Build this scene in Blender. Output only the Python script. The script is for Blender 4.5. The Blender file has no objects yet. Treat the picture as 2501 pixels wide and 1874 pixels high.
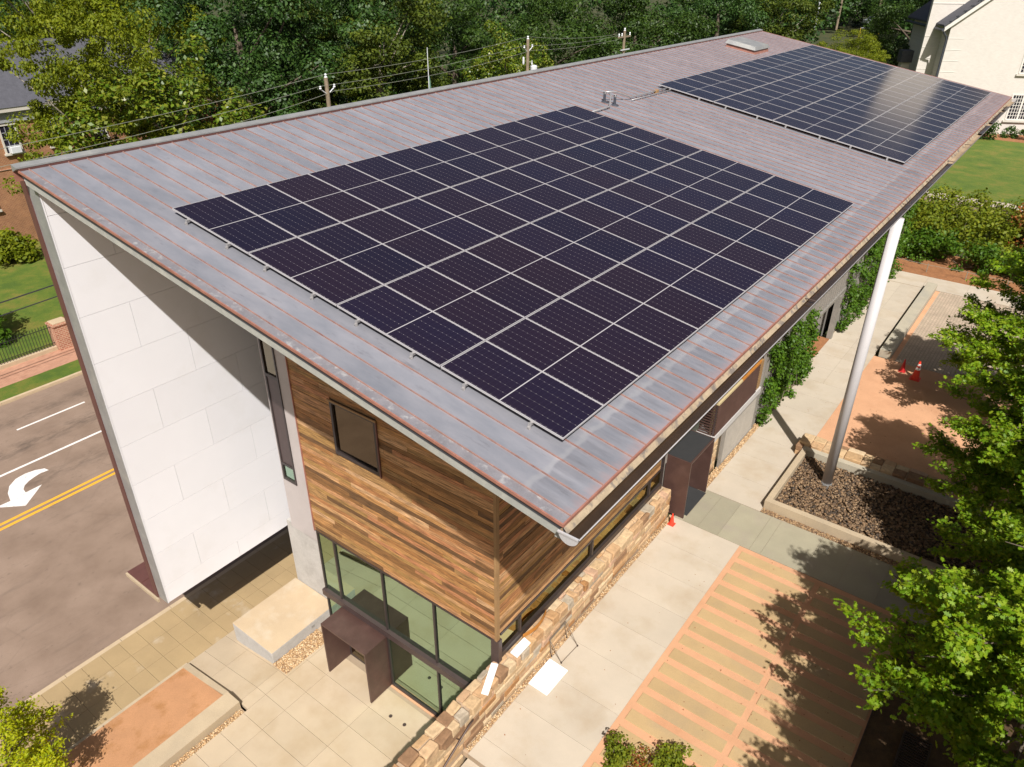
import bpy, math, random
import numpy as np
from mathutils import Vector, Matrix
random.seed(7); np.random.seed(7)
scene = bpy.context.scene
C = scene.collection
# ------------------------------------------------------------------ camera, sky, sun, exposure
cam = bpy.data.cameras.new('camera'); camo = bpy.data.objects.new('camera', cam); C.objects.link(camo)
cam.sensor_fit = 'HORIZONTAL'; cam.sensor_width = 36.0; cam.lens = 26.127
cam.clip_start = 0.1; cam.clip_end = 3000
R_ = [[0.797967, 0.602685, 0.004416], [0.305089, -0.397603, -0.865351], [-0.519779, 0.691869, -0.501147]]
rm = Matrix(((R_[0][0], -R_[1][0], -R_[2][0]), (R_[0][1], -R_[1][1], -R_[2][1]), (R_[0][2], -R_[1][2], -R_[2][2])))
camo.matrix_world = Matrix.Translation((14.3995, -7.6669, 16.4865)) @ rm.to_4x4()
scene.camera = camo
SUN = Vector((0.556, -0.645, 1.0)).normalized()
world = bpy.data.worlds.new('World'); scene.world = world; world.use_nodes = True
wn = world.node_tree.nodes; wl = world.node_tree.links
sky = wn.new('ShaderNodeTexSky'); sky.sky_type = 'NISHITA'; sky.sun_disc = False; sky.dust_density = 4.0; sky.ozone_density = 0.6; sky.air_density = 0.9
sky.sun_elevation = math.asin(SUN.z); sky.sun_rotation = math.atan2(SUN.x, SUN.y)
bg = wn['Background']; bg.inputs['Strength'].default_value = 0.05
wl.new(sky.outputs[0], bg.inputs[0])
sl = bpy.data.lights.new('sun', 'SUN'); sl.energy = 5.0; sl.angle = math.radians(0.53); sl.color = (1.0, 0.965, 0.925)
so = bpy.data.objects.new('sun', sl); C.objects.link(so)
so.rotation_euler = (-SUN).to_track_quat('-Z', 'Y').to_euler(); so.location = (40, -50, 80)
scene.view_settings.view_transform = 'Standard'; scene.view_settings.look = 'None'
scene.view_settings.exposure = 0.36; scene.view_settings.gamma = 1.0; scene.view_settings.use_curve_mapping = False

# ------------------------------------------------------------------ materials
def lin(c):
    return tuple(((v/255)/12.92 if v/255 <= 0.04045 else ((v/255+0.055)/1.055)**2.4) for v in c)
class NT:
    def __init__(s, name):
        s.m = bpy.data.materials.new(name); s.m.use_nodes = True
        s.t = s.m.node_tree; s.n = s.t.nodes; s.l = s.t.links
        s.b = s.n['Principled BSDF']; s.out = s.n['Material Output']
    def new(s, typ, **kw):
        x = s.n.new(typ)
        for k, v in kw.items(): setattr(x, k, v)
        return x
    def link(s, a, b): s.l.new(a, b)
    def pos(s, obj=False, scale=(1, 1, 1)):
        src = s.new('ShaderNodeTexCoord').outputs['Object'] if obj else s.new('ShaderNodeNewGeometry').outputs['Position']
        mp = s.new('ShaderNodeMapping'); mp.inputs['Scale'].default_value = scale
        s.link(src, mp.inputs[0]); return mp.outputs[0]
    def noise(s, vec, scale=5, detail=4, rough=0.55):
        x = s.new('ShaderNodeTexNoise'); x.inputs['Scale'].default_value = scale
        x.inputs['Detail'].default_value = detail; x.inputs['Roughness'].default_value = rough
        s.link(vec, x.inputs['Vector']); return x.outputs[0]
    def ramp(s, fac, stops, interp='LINEAR'):
        x = s.new('ShaderNodeValToRGB'); x.color_ramp.interpolation = interp
        e = x.color_ramp.elements
        while len(e) < len(stops): e.new(0.5)
        for i, (p, c) in enumerate(stops):
            e[i].position = p; e[i].color = (*c, 1) if len(c) == 3 else c
        s.link(fac, x.inputs[0]); return x.outputs[0]
    def gray(s, fac, a, b): return s.ramp(fac, [(a, (0, 0, 0)), (b, (1, 1, 1))])
    def mix(s, fac, a, b, mode='MIX'):
        x = s.new('ShaderNodeMix', data_type='RGBA', blend_type=mode)
        for sock, v in ((x.inputs[0], fac), (x.inputs[6], a), (x.inputs[7], b)):
            if isinstance(v, (int, float)): sock.default_value = v
            elif isinstance(v, tuple): sock.default_value = (*v, 1) if len(v) == 3 else v
            else: s.link(v, sock)
        return x.outputs[2]
    def math(s, op, a, b=0.0, c=None):
        x = s.new('ShaderNodeMath', operation=op)
        for i, v in enumerate((a, b) if c is None else (a, b, c)):
            if isinstance(v, (int, float)): x.inputs[i].default_value = v
            else: s.link(v, x.inputs[i])
        return x.outputs[0]
    def bump(s, h, strength=0.3, dist=0.02):
        x = s.new('ShaderNodeBump'); x.inputs['Strength'].default_value = strength; x.inputs['Distance'].default_value = dist
        s.link(h, x.inputs['Height']); s.link(x.outputs[0], s.b.inputs['Normal'])
    def col(s, c):
        if isinstance(c, tuple): s.b.inputs['Base Color'].default_value = (*c, 1)
        else: s.link(c, s.b.inputs['Base Color'])
    def set(s, **kw):
        for k, v in kw.items(): s.b.inputs[k.replace('_', ' ')].default_value = v
def sc(c, k): return tuple(min(1, v*k) for v in c)
MATS = {}
def plain(name, c, rough=0.7, var=0.12, scale=4, metallic=0.0, bump=0.0, bscale=60, rnd=0.0, stain=None, stain_scale=1.0, stain_amt=(0.5, 0.75), fine=0.06):
    t = NT(name); p = t.pos()
    n1 = t.noise(p, scale, 5, 0.6)
    base = t.mix(n1, sc(c, 1-2*var), sc(c, 1+2*var))
    if stain:
        n2 = t.noise(p, stain_scale, 5, 0.6)
        base = t.mix(t.math('MULTIPLY', t.gray(n2, *stain_amt), 0.8), base, stain)
    if fine:
        n3 = t.noise(p, bscale, 2, 0.7)
        base = t.mix(1.0, base, t.ramp(n3, [(0.2, (1-4*fine,)*3), (0.8, (1+2*fine if 1+2*fine < 1 else 1,)*3)]), 'MULTIPLY')
    if rnd:
        r = t.new('ShaderNodeObjectInfo').outputs['Random']
        base = t.mix(1.0, base, t.ramp(r, [(0, (1-rnd,)*3), (1, (1, 1, 1))]), 'MULTIPLY')
    t.col(base); t.set(Roughness=rough, Metallic=metallic)
    if bump: t.bump(t.noise(p, bscale, 3, 0.7), bump, 0.01)
    MATS[name] = t.m; return t.m
def palette(name, cols, rough=0.8, grain=(1, 1, 1), gscale=20, gamt=0.35, bump=0.3, bscale=25):
    """colour picked per object, with grain"""
    t = NT(name); r = t.new('ShaderNodeObjectInfo').outputs['Random']
    stops = [(i/len(cols), c) for i, c in enumerate(cols)]
    base = t.ramp(r, stops, 'CONSTANT'); p = t.pos(scale=grain)
    n = t.noise(p, gscale, 5, 0.65)
    base = t.mix(1.0, base, t.ramp(n, [(0.3, (1-gamt,)*3), (0.65, (1, 1, 1))]), 'MULTIPLY')
    n2 = t.noise(t.pos(), 2.2, 3, 0.6)
    base = t.mix(1.0, base, t.ramp(n2, [(0.3, (0.84,)*3), (0.6, (1, 1, 1))]), 'MULTIPLY')
    if grain[2] > 2:
        vo = t.new('ShaderNodeVectorMath', operation='ADD'); t.link(t.pos(scale=(0.28, 0.28, 5)), vo.inputs[0]); cx_ = t.new('ShaderNodeCombineXYZ'); t.link(t.math('MULTIPLY', r, 40.0), cx_.inputs[0]); t.link(cx_.outputs[0], vo.inputs[1]); n3 = t.noise(vo.outputs[0], 3.0, 5, 0.7)
        base = t.mix(t.math('MULTIPLY', t.gray(n3, 0.53, 0.68), 0.78), base, (0.10, 0.055, 0.022))
    t.col(base); t.set(Roughness=rough); t.bump(t.noise(p, bscale, 4, 0.7), bump, 0.01)
    MATS[name] = t.m; return t.m

# roof copper with grey patina
t = NT('patina_copper')
oi = t.new('ShaderNodeObjectInfo').outputs['Random']
p = t.pos(scale=(0.35, 1.0, 1.0)); n1 = t.noise(p, 2.2, 6, 0.65)
pc = t.pos(scale=(0.5, 2.0, 1)); n2 = t.noise(pc, 3.5, 5, 0.7)
base = t.ramp(n1, [(0.25, (0.225, 0.236, 0.268)), (0.5, (0.295, 0.297, 0.328)), (0.75, (0.365, 0.357, 0.385))])
base = t.mix(t.gray(n2, 0.58, 0.75), base, (0.21, 0.205, 0.225))
base = t.mix(1.0, base, t.ramp(oi, [(0, (0.86, 0.86, 0.86)), (1, (1, 1, 1))]), 'MULTIPLY')
ob = t.new('ShaderNodeTexCoord').outputs['Object']
sx = t.new('ShaderNodeSeparateXYZ'); t.link(ob, sx.inputs[0])
# warm halo of bare copper near the seams and at the eave end
ed = t.math('ABSOLUTE', t.math('SUBTRACT', sx.outputs[1], 0.2));
edn = t.math('ADD', ed, t.math('MULTIPLY', t.math('SUBTRACT', n2, 0.5), 0.05))
halo = t.gray(edn, 0.182, 0.222)
base = t.mix(t.math('MULTIPLY', halo, 0.13), base, (0.56, 0.32, 0.26))
end = t.math('ADD', sx.outputs[0], t.math('MULTIPLY', t.math('SUBTRACT', n2, 0.5), 0.5))
mr = t.new('ShaderNodeMapRange'); mr.inputs[1].default_value = 13.95; mr.inputs[2].default_value = 14.25
t.link(end, mr.inputs[0])
base = t.mix(t.math('MULTIPLY', mr.outputs[0], 0.35), base, (0.60, 0.30, 0.24))
# pale wash line and grey run-off blotches below the panels
ws = t.math('ADD', sx.outputs[0], t.math('MULTIPLY', t.math('SUBTRACT', t.noise(t.pos(scale=(1, 1.2, 1)), 2.4, 2, 0.5), 0.5), 0.22))
w1 = t.gray(ws, 0.0, 1.0); 
wa = t.new('ShaderNodeMapRange'); wa.inputs[1].default_value = 13.40; wa.inputs[2].default_value = 13.44; t.link(ws, wa.inputs[0])
wb = t.new('ShaderNodeMapRange'); wb.inputs[1].default_value = 13.80; wb.inputs[2].default_value = 14.15; t.link(ws, wb.inputs[0])
blot = t.math('MULTIPLY', t.math('SUBTRACT', wa.outputs[0], wb.outputs[0]), t.gray(t.noise(t.pos(scale=(0.35, 2.4, 1)), 2.6, 4, 0.6), 0.36, 0.6))
base = t.mix(t.math('MULTIPLY', blot, 0.42), base, (0.135, 0.135, 0.15))
wc = t.math('SUBTRACT', 1.0, t.gray(t.math('ABSOLUTE', t.math('SUBTRACT', ws, 13.37)), 0.02, 0.07))
base = t.mix(t.math('MULTIPLY', wc, 0.2), base, (0.46, 0.45, 0.43))
# pale scuffs
sp = t.noise(t.pos(), 9, 5, 0.8); base = t.mix(t.math('MULTIPLY', t.gray(sp, 0.70, 0.76), 0.35), base, (0.52, 0.52, 0.54))
t.col(base); t.set(Roughness=0.42, Metallic=0.25); t.b.inputs['Specular IOR Level'].default_value = 0.5
t.bump(t.noise(t.pos(scale=(0.6, 2, 1)), 3, 3, 0.5), 0.12, 0.02); MATS['patina'] = t.m
plain('patina_edge', (0.27, 0.255, 0.27), 0.45, 0.2, 3, 0.2, stain=(0.50, 0.49, 0.48), stain_scale=7, stain_amt=(0.55, 0.7))
plain('copper_seam', (0.36, 0.215, 0.18), 0.5, 0.25, 6, 0.1, stain=(0.22, 0.10, 0.08), stain_scale=5)
plain('copper_edge', (0.40, 0.18, 0.13), 0.5, 0.25, 5, 0.2)
plain('copper_brown', (0.145, 0.062, 0.052), 0.5, 0.15, 3, 0.15)
plain('dark_flashing', (0.055, 0.06, 0.075), 0.5, 0.2)
plain('galvanised', (0.36, 0.36, 0.35), 0.45, 0.14, 2.5, 0.35, stain=(0.50, 0.49, 0.44), stain_scale=2.0)
plain('fascia_grey', (0.40, 0.40, 0.36), 0.7, 0.14, 2.5, stain=(0.56, 0.54, 0.46), stain_scale=3)
plain('gutter_bronze', (0.42, 0.31, 0.20), 0.6, 0.2, 1.2, 0.1, stain=(0.30, 0.21, 0.12), stain_scale=1.5)
plain('gutter_water', (0.045, 0.028, 0.016), 0.12, 0.25, 1.5)
plain('gutter_apron', (0.46, 0.36, 0.24), 0.5, 0.25, 5, 0.1, stain=(0.17, 0.15, 0.14), stain_scale=4, stain_amt=(0.5, 0.6))
plain('rim_zinc', (0.30, 0.29, 0.30), 0.5, 0.1, 3, 0.3)
plain('gutter_zinc', (0.60, 0.58, 0.58), 0.5, 0.08, 3, 0.2)
plain('white_panel', (0.80, 0.79, 0.81), 0.55, 0.02, 0.9, fine=0.012, rnd=0.05, stain=(0.72, 0.70, 0.69), stain_scale=0.7, stain_amt=(0.55, 0.85))
plain('white_soffit', (0.74, 0.72, 0.70), 0.6, 0.03, 1)
plain('joint_dark', (0.22, 0.17, 0.15), 0.8, 0.1)
plain('render_wall', (0.50, 0.45, 0.43), 0.75, 0.05, 1.5, stain=(0.42, 0.38, 0.36), stain_scale=0.8)
plain('cast_concrete', (0.47, 0.45, 0.42), 0.8, 0.10, 1.8, bump=0.15, bscale=30, stain=(0.36, 0.34, 0.31), stain_scale=2.2)
plain('plinth_concrete', (0.52, 0.395, 0.255), 0.8, 0.09, 1.3, bump=0.12, bscale=50, stain=(0.57, 0.48, 0.36), stain_scale=1.6)
plain('bronze_frame', (0.055, 0.042, 0.040), 0.4, 0.15, 5, 0.3)
plain('bronze_bar', (0.085, 0.058, 0.055), 0.4, 0.12, 5, 0.3)
plain('portal_bronze', (0.10, 0.054, 0.044), 0.42, 0.12, 2.5, 0.25, stain=(0.15, 0.085, 0.07), stain_scale=1.5, rnd=0.02)
plain('dark_interior', (0.08, 0.085, 0.06), 0.9, 0.2)
plain('lobby_floor', (0.40, 0.38, 0.20), 0.5, 0.1)
plain('lobby_wall', (0.26, 0.27, 0.19), 0.8, 0.1)
palette('plank_wood', [(0.630, 0.315, 0.106), (0.483, 0.221, 0.069), (0.735, 0.404, 0.175), (0.347, 0.164, 0.051), (0.567, 0.254, 0.092), (0.798, 0.470, 0.230), (0.525, 0.291, 0.092), (0.210, 0.103, 0.037), (0.651, 0.282, 0.120), (0.525, 0.291, 0.106), (0.693, 0.352, 0.152), (0.294, 0.141, 0.051)], 0.75, (0.45, 0.45, 8), 5, 0.80, 0.4, 14)
plain('trim_wood', (0.34, 0.20, 0.085), 0.7, 0.15, 3)
plain('orange_wood', (0.50, 0.20, 0.035), 0.6, 0.12, 4)
plain('cream_wood', (0.62, 0.50, 0.27), 0.6, 0.08, 4)
palette('sandstone', [(0.52, 0.33, 0.165), (0.58, 0.40, 0.22), (0.47, 0.275, 0.13), (0.62, 0.46, 0.28), (0.40, 0.20, 0.075), (0.56, 0.375, 0.21), (0.43, 0.355, 0.26), (0.50, 0.32, 0.18), (0.29, 0.165, 0.085), (0.57, 0.36, 0.23), (0.60, 0.43, 0.25), (0.54, 0.34, 0.18)], 0.88, (1, 1, 1), 9, 0.32, 0.6, 22)
plain('mortar', (0.44, 0.32, 0.21), 0.9, 0.15, 8, bump=0.3)
plain('walk_concrete', (0.53, 0.455, 0.355), 0.82, 0.07, 0.9, bump=0.08, bscale=80, stain=(0.44, 0.345, 0.235), stain_scale=0.8, stain_amt=(0.48, 0.75), rnd=0.07, fine=0.05)
plain('plaza_concrete', (0.505, 0.40, 0.275), 0.82, 0.07, 0.9, bump=0.08, bscale=80, stain=(0.42, 0.31, 0.185), stain_scale=0.7, stain_amt=(0.45, 0.72), rnd=0.08, fine=0.05)
plain('sidewalk_concrete', (0.40, 0.285, 0.145), 0.85, 0.09, 1.0, bump=0.08, bscale=70, stain=(0.60, 0.52, 0.42), stain_scale=0.55, stain_amt=(0.58, 0.72), rnd=0.08)
plain('joint_concrete', (0.34, 0.26, 0.175), 0.9, 0.1)
plain('kerb_concrete', (0.55, 0.42, 0.27), 0.85, 0.1, 3, rnd=0.05)
plain('wall_concrete', (0.47, 0.37, 0.245), 0.82, 0.10, 1.6, bump=0.1, bscale=40, stain=(0.40, 0.32, 0.22), stain_scale=1.0)
plain('bench_concrete', (0.45, 0.40, 0.30), 0.82, 0.1, 1.6, bump=0.1, bscale=40, stain=(0.35, 0.33, 0.27), stain_scale=0.9)
plain('bluestone', (0.37, 0.335, 0.235), 0.7, 0.08, 1.3, bump=0.05, bscale=40, rnd=0.16, stain=(0.35, 0.29, 0.24), stain_scale=0.7)
plain('paver_stone', (0.50, 0.345, 0.17), 0.8, 0.07, 1.4, bump=0.08, bscale=60, rnd=0.12, stain=(0.41, 0.30, 0.175), stain_scale=0.8)
plain('granite_fines', (0.68, 0.37, 0.205), 0.95, 0.08, 1.1, bump=0.5, bscale=110, fine=0.10, stain=(0.57, 0.29, 0.15), stain_scale=0.8)
plain('granite_soil', (0.62, 0.315, 0.15), 0.95, 0.10, 1.4, bump=0.6, bscale=70, fine=0.12, stain=(0.44, 0.20, 0.06), stain_scale=1.3, stain_amt=(0.52, 0.7))
plain('mulch', (0.115, 0.065, 0.028), 0.95, 0.35, 7, bump=0.9, bscale=40, fine=0.15, stain=(0.20, 0.12, 0.045), stain_scale=2)
plain('bark_mulch', (0.36, 0.155, 0.06), 0.95, 0.25, 6, bump=0.8, bscale=50, fine=0.12, stain=(0.22, 0.09, 0.035), stain_scale=2)
palette('river_rock', [(0.20, 0.145, 0.10), (0.13, 0.09, 0.065), (0.27, 0.20, 0.14), (0.09, 0.068, 0.055)], 0.7)
plain('aluminium', (0.50, 0.48, 0.48), 0.45, 0.03, 3, 0.1)
plain('rail_metal', (0.50, 0.48, 0.47), 0.4, 0.08, 3, 0.5)
plain('white_paint', (0.60, 0.575, 0.575), 0.4, 0.03, 1)
plain('board_white', (0.86, 0.86, 0.84), 0.6, 0.01, 2, fine=0)
plain('cone_orange', (0.85, 0.055, 0.025), 0.5, 0.06, 4)
plain('cone_red', (0.50, 0.02, 0.02), 0.5, 0.08, 4)
plain('cone_white', (0.80, 0.79, 0.76), 0.4, 0.02)
plain('rubber_black', (0.03, 0.03, 0.03), 0.8, 0.1, bump=0.3, bscale=120)
plain('steel_dark', (0.10, 0.07, 0.06), 0.45, 0.15, 6, 0.5)
plain('steel_raw', (0.32, 0.27, 0.22), 0.4, 0.15, 6, 0.6)
plain('mesh_grey', (0.30, 0.28, 0.25), 0.5, 0.10, 3, 0.2)
plain('mesh_light', (0.50, 0.46, 0.40), 0.5, 0.10, 3, 0.1)
plain('facade_grey', (0.33, 0.30, 0.265), 0.6, 0.1, 2)
plain('slab_grey', (0.56, 0.54, 0.52), 0.7, 0.06, 2)
plain('asphalt_patch', (0.06, 0.05, 0.042), 0.9, 0.2, 6)
plain('line_white', (0.78, 0.74, 0.70), 0.7, 0.05, 6, fine=0.04, stain=(0.42, 0.33, 0.26), stain_scale=9, stain_amt=(0.58, 0.72))
plain('line_yellow', (0.80, 0.40, 0.03), 0.7, 0.08, 6, fine=0.05, stain=(0.40, 0.24, 0.08), stain_scale=9, stain_amt=(0.58, 0.74))
plain('slate', (0.085, 0.085, 0.10), 0.8, 0.18, 3, bump=0.3, bscale=18)
plain('cream_trim', (0.62, 0.58, 0.50), 0.6, 0.05, 2)
plain('grey_trim', (0.36, 0.37, 0.38), 0.6, 0.05, 2)
plain('white_brick_trim', (0.74, 0.70, 0.64), 0.7, 0.04, 2)
plain('pole_wood', (0.27, 0.21, 0.14), 0.9, 0.25, 3, bump=0.4, bscale=20)
plain('wire_metal', (0.24, 0.25, 0.20), 0.6, 0.05)
plain('wire_dark', (0.03, 0.03, 0.035), 0.6, 0.05)
plain('insulator', (0.70, 0.72, 0.74), 0.3, 0.03)
plain('iron_black', (0.02, 0.02, 0.02), 0.5, 0.1)
plain('bark', (0.13, 0.10, 0.07), 0.95, 0.3, 6, bump=0.6, bscale=20)
plain('bark_pale', (0.30, 0.26, 0.20), 0.95, 0.2, 6, bump=0.4, bscale=20)
plain('flag_green', (0.10, 0.20, 0.15), 0.8, 0.15)
plain('car_silver', (0.50, 0.52, 0.55), 0.3, 0.03, 2, 0.5)
plain('window_dark', (0.02, 0.018, 0.03), 0.1, 0.1)
plain('plastic_clear', (0.45, 0.48, 0.42), 0.2, 0.1)
plain('yellow_steel', (0.62, 0.42, 0.05), 0.5, 0.05)
# lawn and rough grass
def grass_mat(name, a, b, c):
    t = NT(name); p = t.pos()
    n1 = t.noise(p, 0.45, 7, 0.75); n2 = t.noise(p, 22, 3, 0.8)
    base = t.ramp(n1, [(0.38, a), (0.5, b), (0.63, c)])
    base = t.mix(1.0, base, t.ramp(n2, [(0.3, (0.55,)*3), (0.7, (1, 1, 1))]), 'MULTIPLY')
    t.col(base); t.set(Roughness=0.9); t.bump(n2, 0.8, 0.05); MATS[name] = t.m
grass_mat('lawn', (0.072, 0.135, 0.008), (0.115, 0.175, 0.011), (0.20, 0.19, 0.025))
grass_mat('rough_ground', (0.035, 0.05, 0.012), (0.055, 0.065, 0.016), (0.10, 0.085, 0.03))
# asphalt: wear along the lanes
t = NT('asphalt'); p = t.pos()
n1 = t.noise(p, 0.6, 6, 0.6); n2 = t.noise(t.pos(scale=(2.2, 0.28, 1)), 1.0, 6, 0.72); n3 = t.noise(p, 120, 2, 0.8)
base = t.ramp(n1, [(0.3, (0.235, 0.160, 0.113)), (0.7, (0.335, 0.238, 0.175))])
base = t.mix(t.math('MULTIPLY', t.gray(n2, 0.56, 0.76), 0.35), base, (0.10, 0.075, 0.06))
sxr = t.new('ShaderNodeSeparateXYZ'); t.link(p, sxr.inputs[0])
for (cx_, wd, am) in ((-20.9, 0.9, 0.75), (-23.6, 0.7, 0.5), (-17.6, 0.8, 0.5)):
    dx = t.math('SUBTRACT', 1.0, t.math('MINIMUM', 1.0, t.math('DIVIDE', t.math('ABSOLUTE', t.math('SUBTRACT', sxr.outputs[0], cx_)), wd)))
    nn = t.gray(t.noise(t.pos(scale=(1.6, 0.5, 1)), 1.6, 6, 0.75), 0.44, 0.62)
    base = t.mix(t.math('MULTIPLY', t.math('MULTIPLY', dx, nn), am), base, (0.055, 0.042, 0.034))
cr = t.new('ShaderNodeTexVoronoi', feature='DISTANCE_TO_EDGE'); cr.inputs['Scale'].default_value = 0.45
wp = t.mix(0.25, t.pos(scale=(1.0, 0.35, 1)), t.new('ShaderNodeTexNoise').outputs[1]); t.link(wp, cr.inputs['Vector'])
base = t.mix(t.math('MULTIPLY', t.ramp(cr.outputs[0], [(0.0, (1, 1, 1)), (0.006, (0, 0, 0))]), 0.10), base, (0.06, 0.045, 0.04))
base = t.mix(1.0, base, t.ramp(n3, [(0.25, (0.60,)*3), (0.75, (1, 1, 1))]), 'MULTIPLY')
n4 = t.noise(t.pos(scale=(1, 0.5, 1)), 5.0, 5, 0.75); base = t.mix(t.math('MULTIPLY', t.gray(n4, 0.60, 0.70), 0.45), base, (0.06, 0.045, 0.036))
t.col(base); t.set(Roughness=0.9); t.bump(n3, 0.4, 0.006); MATS['asphalt'] = t.m
# brick
def brick_mat(name, a, b, mo, w=0.22, h=0.075, axis='YZ', ms=0.008):
    t = NT(name); g = t.new('ShaderNodeNewGeometry').outputs['Position']
    s = t.new('ShaderNodeSeparateXYZ'); t.link(g, s.inputs[0]); c = t.new('ShaderNodeCombineXYZ')
    if axis == 'T':   # horizontal coordinate along the rotated facade
        u = t.math('ADD', t.math('MULTIPLY', s.outputs[0], 0.883), t.math('MULTIPLY', s.outputs[1], 0.469)); t.link(u, c.inputs[0]); t.link(s.outputs[2], c.inputs[1])
    elif axis == 'YZ':
        t.link(t.math('ADD', s.outputs[0], s.outputs[1]), c.inputs[0]); t.link(s.outputs[2], c.inputs[1])
    else:
        t.link(s.outputs['XYZ'.index(axis[0])], c.inputs[0]); t.link(s.outputs['XYZ'.index(axis[1])], c.inputs[1])
    br = t.new('ShaderNodeTexBrick'); t.link(c.outputs[0], br.inputs[0])
    br.inputs['Color1'].default_value = (*a, 1); br.inputs['Color2'].default_value = (*b, 1); br.inputs['Mortar'].default_value = (*mo, 1)
    br.inputs['Scale'].default_value = 1; br.inputs['Brick Width'].default_value = w; br.inputs['Row Height'].default_value = h
    br.inputs['Mortar Size'].default_value = ms
    n = t.noise(g, 1.2, 5, 0.65); base = t.mix(1.0, br.outputs[0], t.ramp(n, [(0.3, (0.94 if axis == 'T' else 0.74,)*3), (0.7, (1, 1, 1))]), 'MULTIPLY')
    t.col(base); t.set(Roughness=0.88); t.bump(br.outputs[1], -0.4, 0.01); MATS[name] = t.m
brick_mat('red_brick', (0.27, 0.10, 0.048), (0.36, 0.15, 0.065), (0.42, 0.27, 0.15), w=0.22, h=0.085, ms=0.012)
brick_mat('pier_brick', (0.36, 0.12, 0.07), (0.48, 0.20, 0.12), (0.58, 0.42, 0.29), 0.24, 0.11, 'YZ', 0.016)
brick_mat('walk_brick', (0.42, 0.20, 0.125), (0.50, 0.255, 0.165), (0.44, 0.28, 0.18), 0.2, 0.1, 'YX')
brick_mat('paver_brick', (0.43, 0.34, 0.245), (0.50, 0.38, 0.28), (0.35, 0.28, 0.20), 0.24, 0.14, 'YX', 0.02)
brick_mat('white_brick', (0.60, 0.555, 0.50), (0.645, 0.60, 0.545), (0.52, 0.48, 0.43), 0.26, 0.09, 'T', 0.006)
# tinted glass: mirror coat over a green pane
def glass_mat(name, refl, trans, fac):
    t = NT(name); t.n.remove(t.b)
    g = t.new('ShaderNodeBsdfGlossy'); g.inputs['Color'].default_value = (*refl, 1); g.inputs['Roughness'].default_value = 0.01
    tr = t.new('ShaderNodeBsdfTransparent'); tr.inputs['Color'].default_value = (*trans, 1)
    lw = t.new('ShaderNodeLayerWeight'); lw.inputs['Blend'].default_value = 0.35
    mx = t.new('ShaderNodeMixShader'); f = t.math('ADD', t.math('MULTIPLY', lw.outputs['Fresnel'], 0.4), fac)
    t.link(f, mx.inputs[0]); t.link(tr.outputs[0], mx.inputs[1]); t.link(g.outputs[0], mx.inputs[2])
    t.link(mx.outputs[0], t.out.inputs[0]); MATS[name] = t.m
glass_mat('green_glass', (0.60, 0.84, 0.66), (0.42, 0.58, 0.36), 0.58)
glass_mat('amber_glass', (0.52, 0.46, 0.22), (0.40, 0.38, 0.2), 0.6)
glass_mat('dark_glass', (0.5, 0.45, 0.35), (0.25, 0.25, 0.2), 0.4)
# photovoltaic cells
t = NT('photovoltaic')
ob = t.new('ShaderNodeTexCoord').outputs['Object']; s = t.new('ShaderNodeSeparateXYZ'); t.link(ob, s.inputs[0])
X, Y = s.outputs[0], s.outputs[1]
oi = t.new('ShaderNodeObjectInfo').outputs['Random']
CW, CH = 1.085/6, 2.32/24
fy = t.math('ABSOLUTE', t.math('SUBTRACT', t.math('FRACT', t.math('DIVIDE', t.math('SUBTRACT', Y, 0.035), CW)), 0.5))
fx = t.math('ABSOLUTE', t.math('SUBTRACT', t.math('FRACT', t.math('DIVIDE', t.math('SUBTRACT', X, 0.04), CH)), 0.5))
ly = t.gray(fy, 0.488, 0.494); lx = t.gray(fx, 0.47, 0.49)
dot = t.math('MULTIPLY', t.gray(fy, 0.484, 0.492), t.gray(fx, 0.38, 0.44))
mid = t.gray(t.math('ABSOLUTE', t.math('SUBTRACT', X, 1.2)), 0.007, 0.010); mid = t.math('SUBTRACT', 1.0, mid)
base = t.ramp(oi, [(0.0, (0.009, 0.009, 0.022)), (0.5, (0.016, 0.010, 0.019)), (1.0, (0.011, 0.010, 0.026))])
nv = t.noise(t.pos(), 0.8, 2, 0.5); base = t.mix(t.math('MULTIPLY', nv, 0.6), base, (0.022, 0.012, 0.018))
base = t.mix(t.math('MULTIPLY', lx, 0.10), base, (0.10, 0.09, 0.14))
base = t.mix(t.math('MULTIPLY', ly, 0.22), base, (0.36, 0.33, 0.36))
base = t.mix(t.math('MULTIPLY', dot, 0.7), base, (0.66, 0.60, 0.58))
base = t.mix(mid, base, (0.46, 0.44, 0.44))
t.col(base); t.set(Roughness=0.14); t.b.inputs['Specular IOR Level'].default_value = 0.33; t.b.inputs['Specular Tint'].default_value = (1.0, 0.68, 0.64, 1); MATS['photovoltaic'] = t.m
# leaves
def leaf_mat(name, cols, trans=0.35, rough=0.5, spec=0.4):
    t = NT(name); g = t.new('ShaderNodeNewGeometry')
    base = t.ramp(g.outputs['Random Per Island'], [(i/(len(cols)-1), c) for i, c in enumerate(cols)])
    n = t.noise(t.pos(), 0.5, 3, 0.6); base = t.mix(1.0, base, t.ramp(n, [(0.3, (0.62, 0.66, 0.6)), (0.7, (1, 1, 1))]), 'MULTIPLY')
    t.col(base); t.set(Roughness=rough); t.b.inputs['Specular IOR Level'].default_value = spec
    tl = t.new('ShaderNodeBsdfTranslucent'); br = t.mix(1.0, base, (1.0, 0.95, 0.42), 'MULTIPLY'); br2 = t.mix(0.5, br, base); t.link(br, tl.inputs[0])
    mx = t.new('ShaderNodeMixShader'); mx.inputs[0].default_value = trans
    t.link(t.b.outputs[0], mx.inputs[1]); t.link(tl.outputs[0], mx.inputs[2]); t.link(mx.outputs[0], t.out.inputs[0]); MATS[name] = t.m
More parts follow.
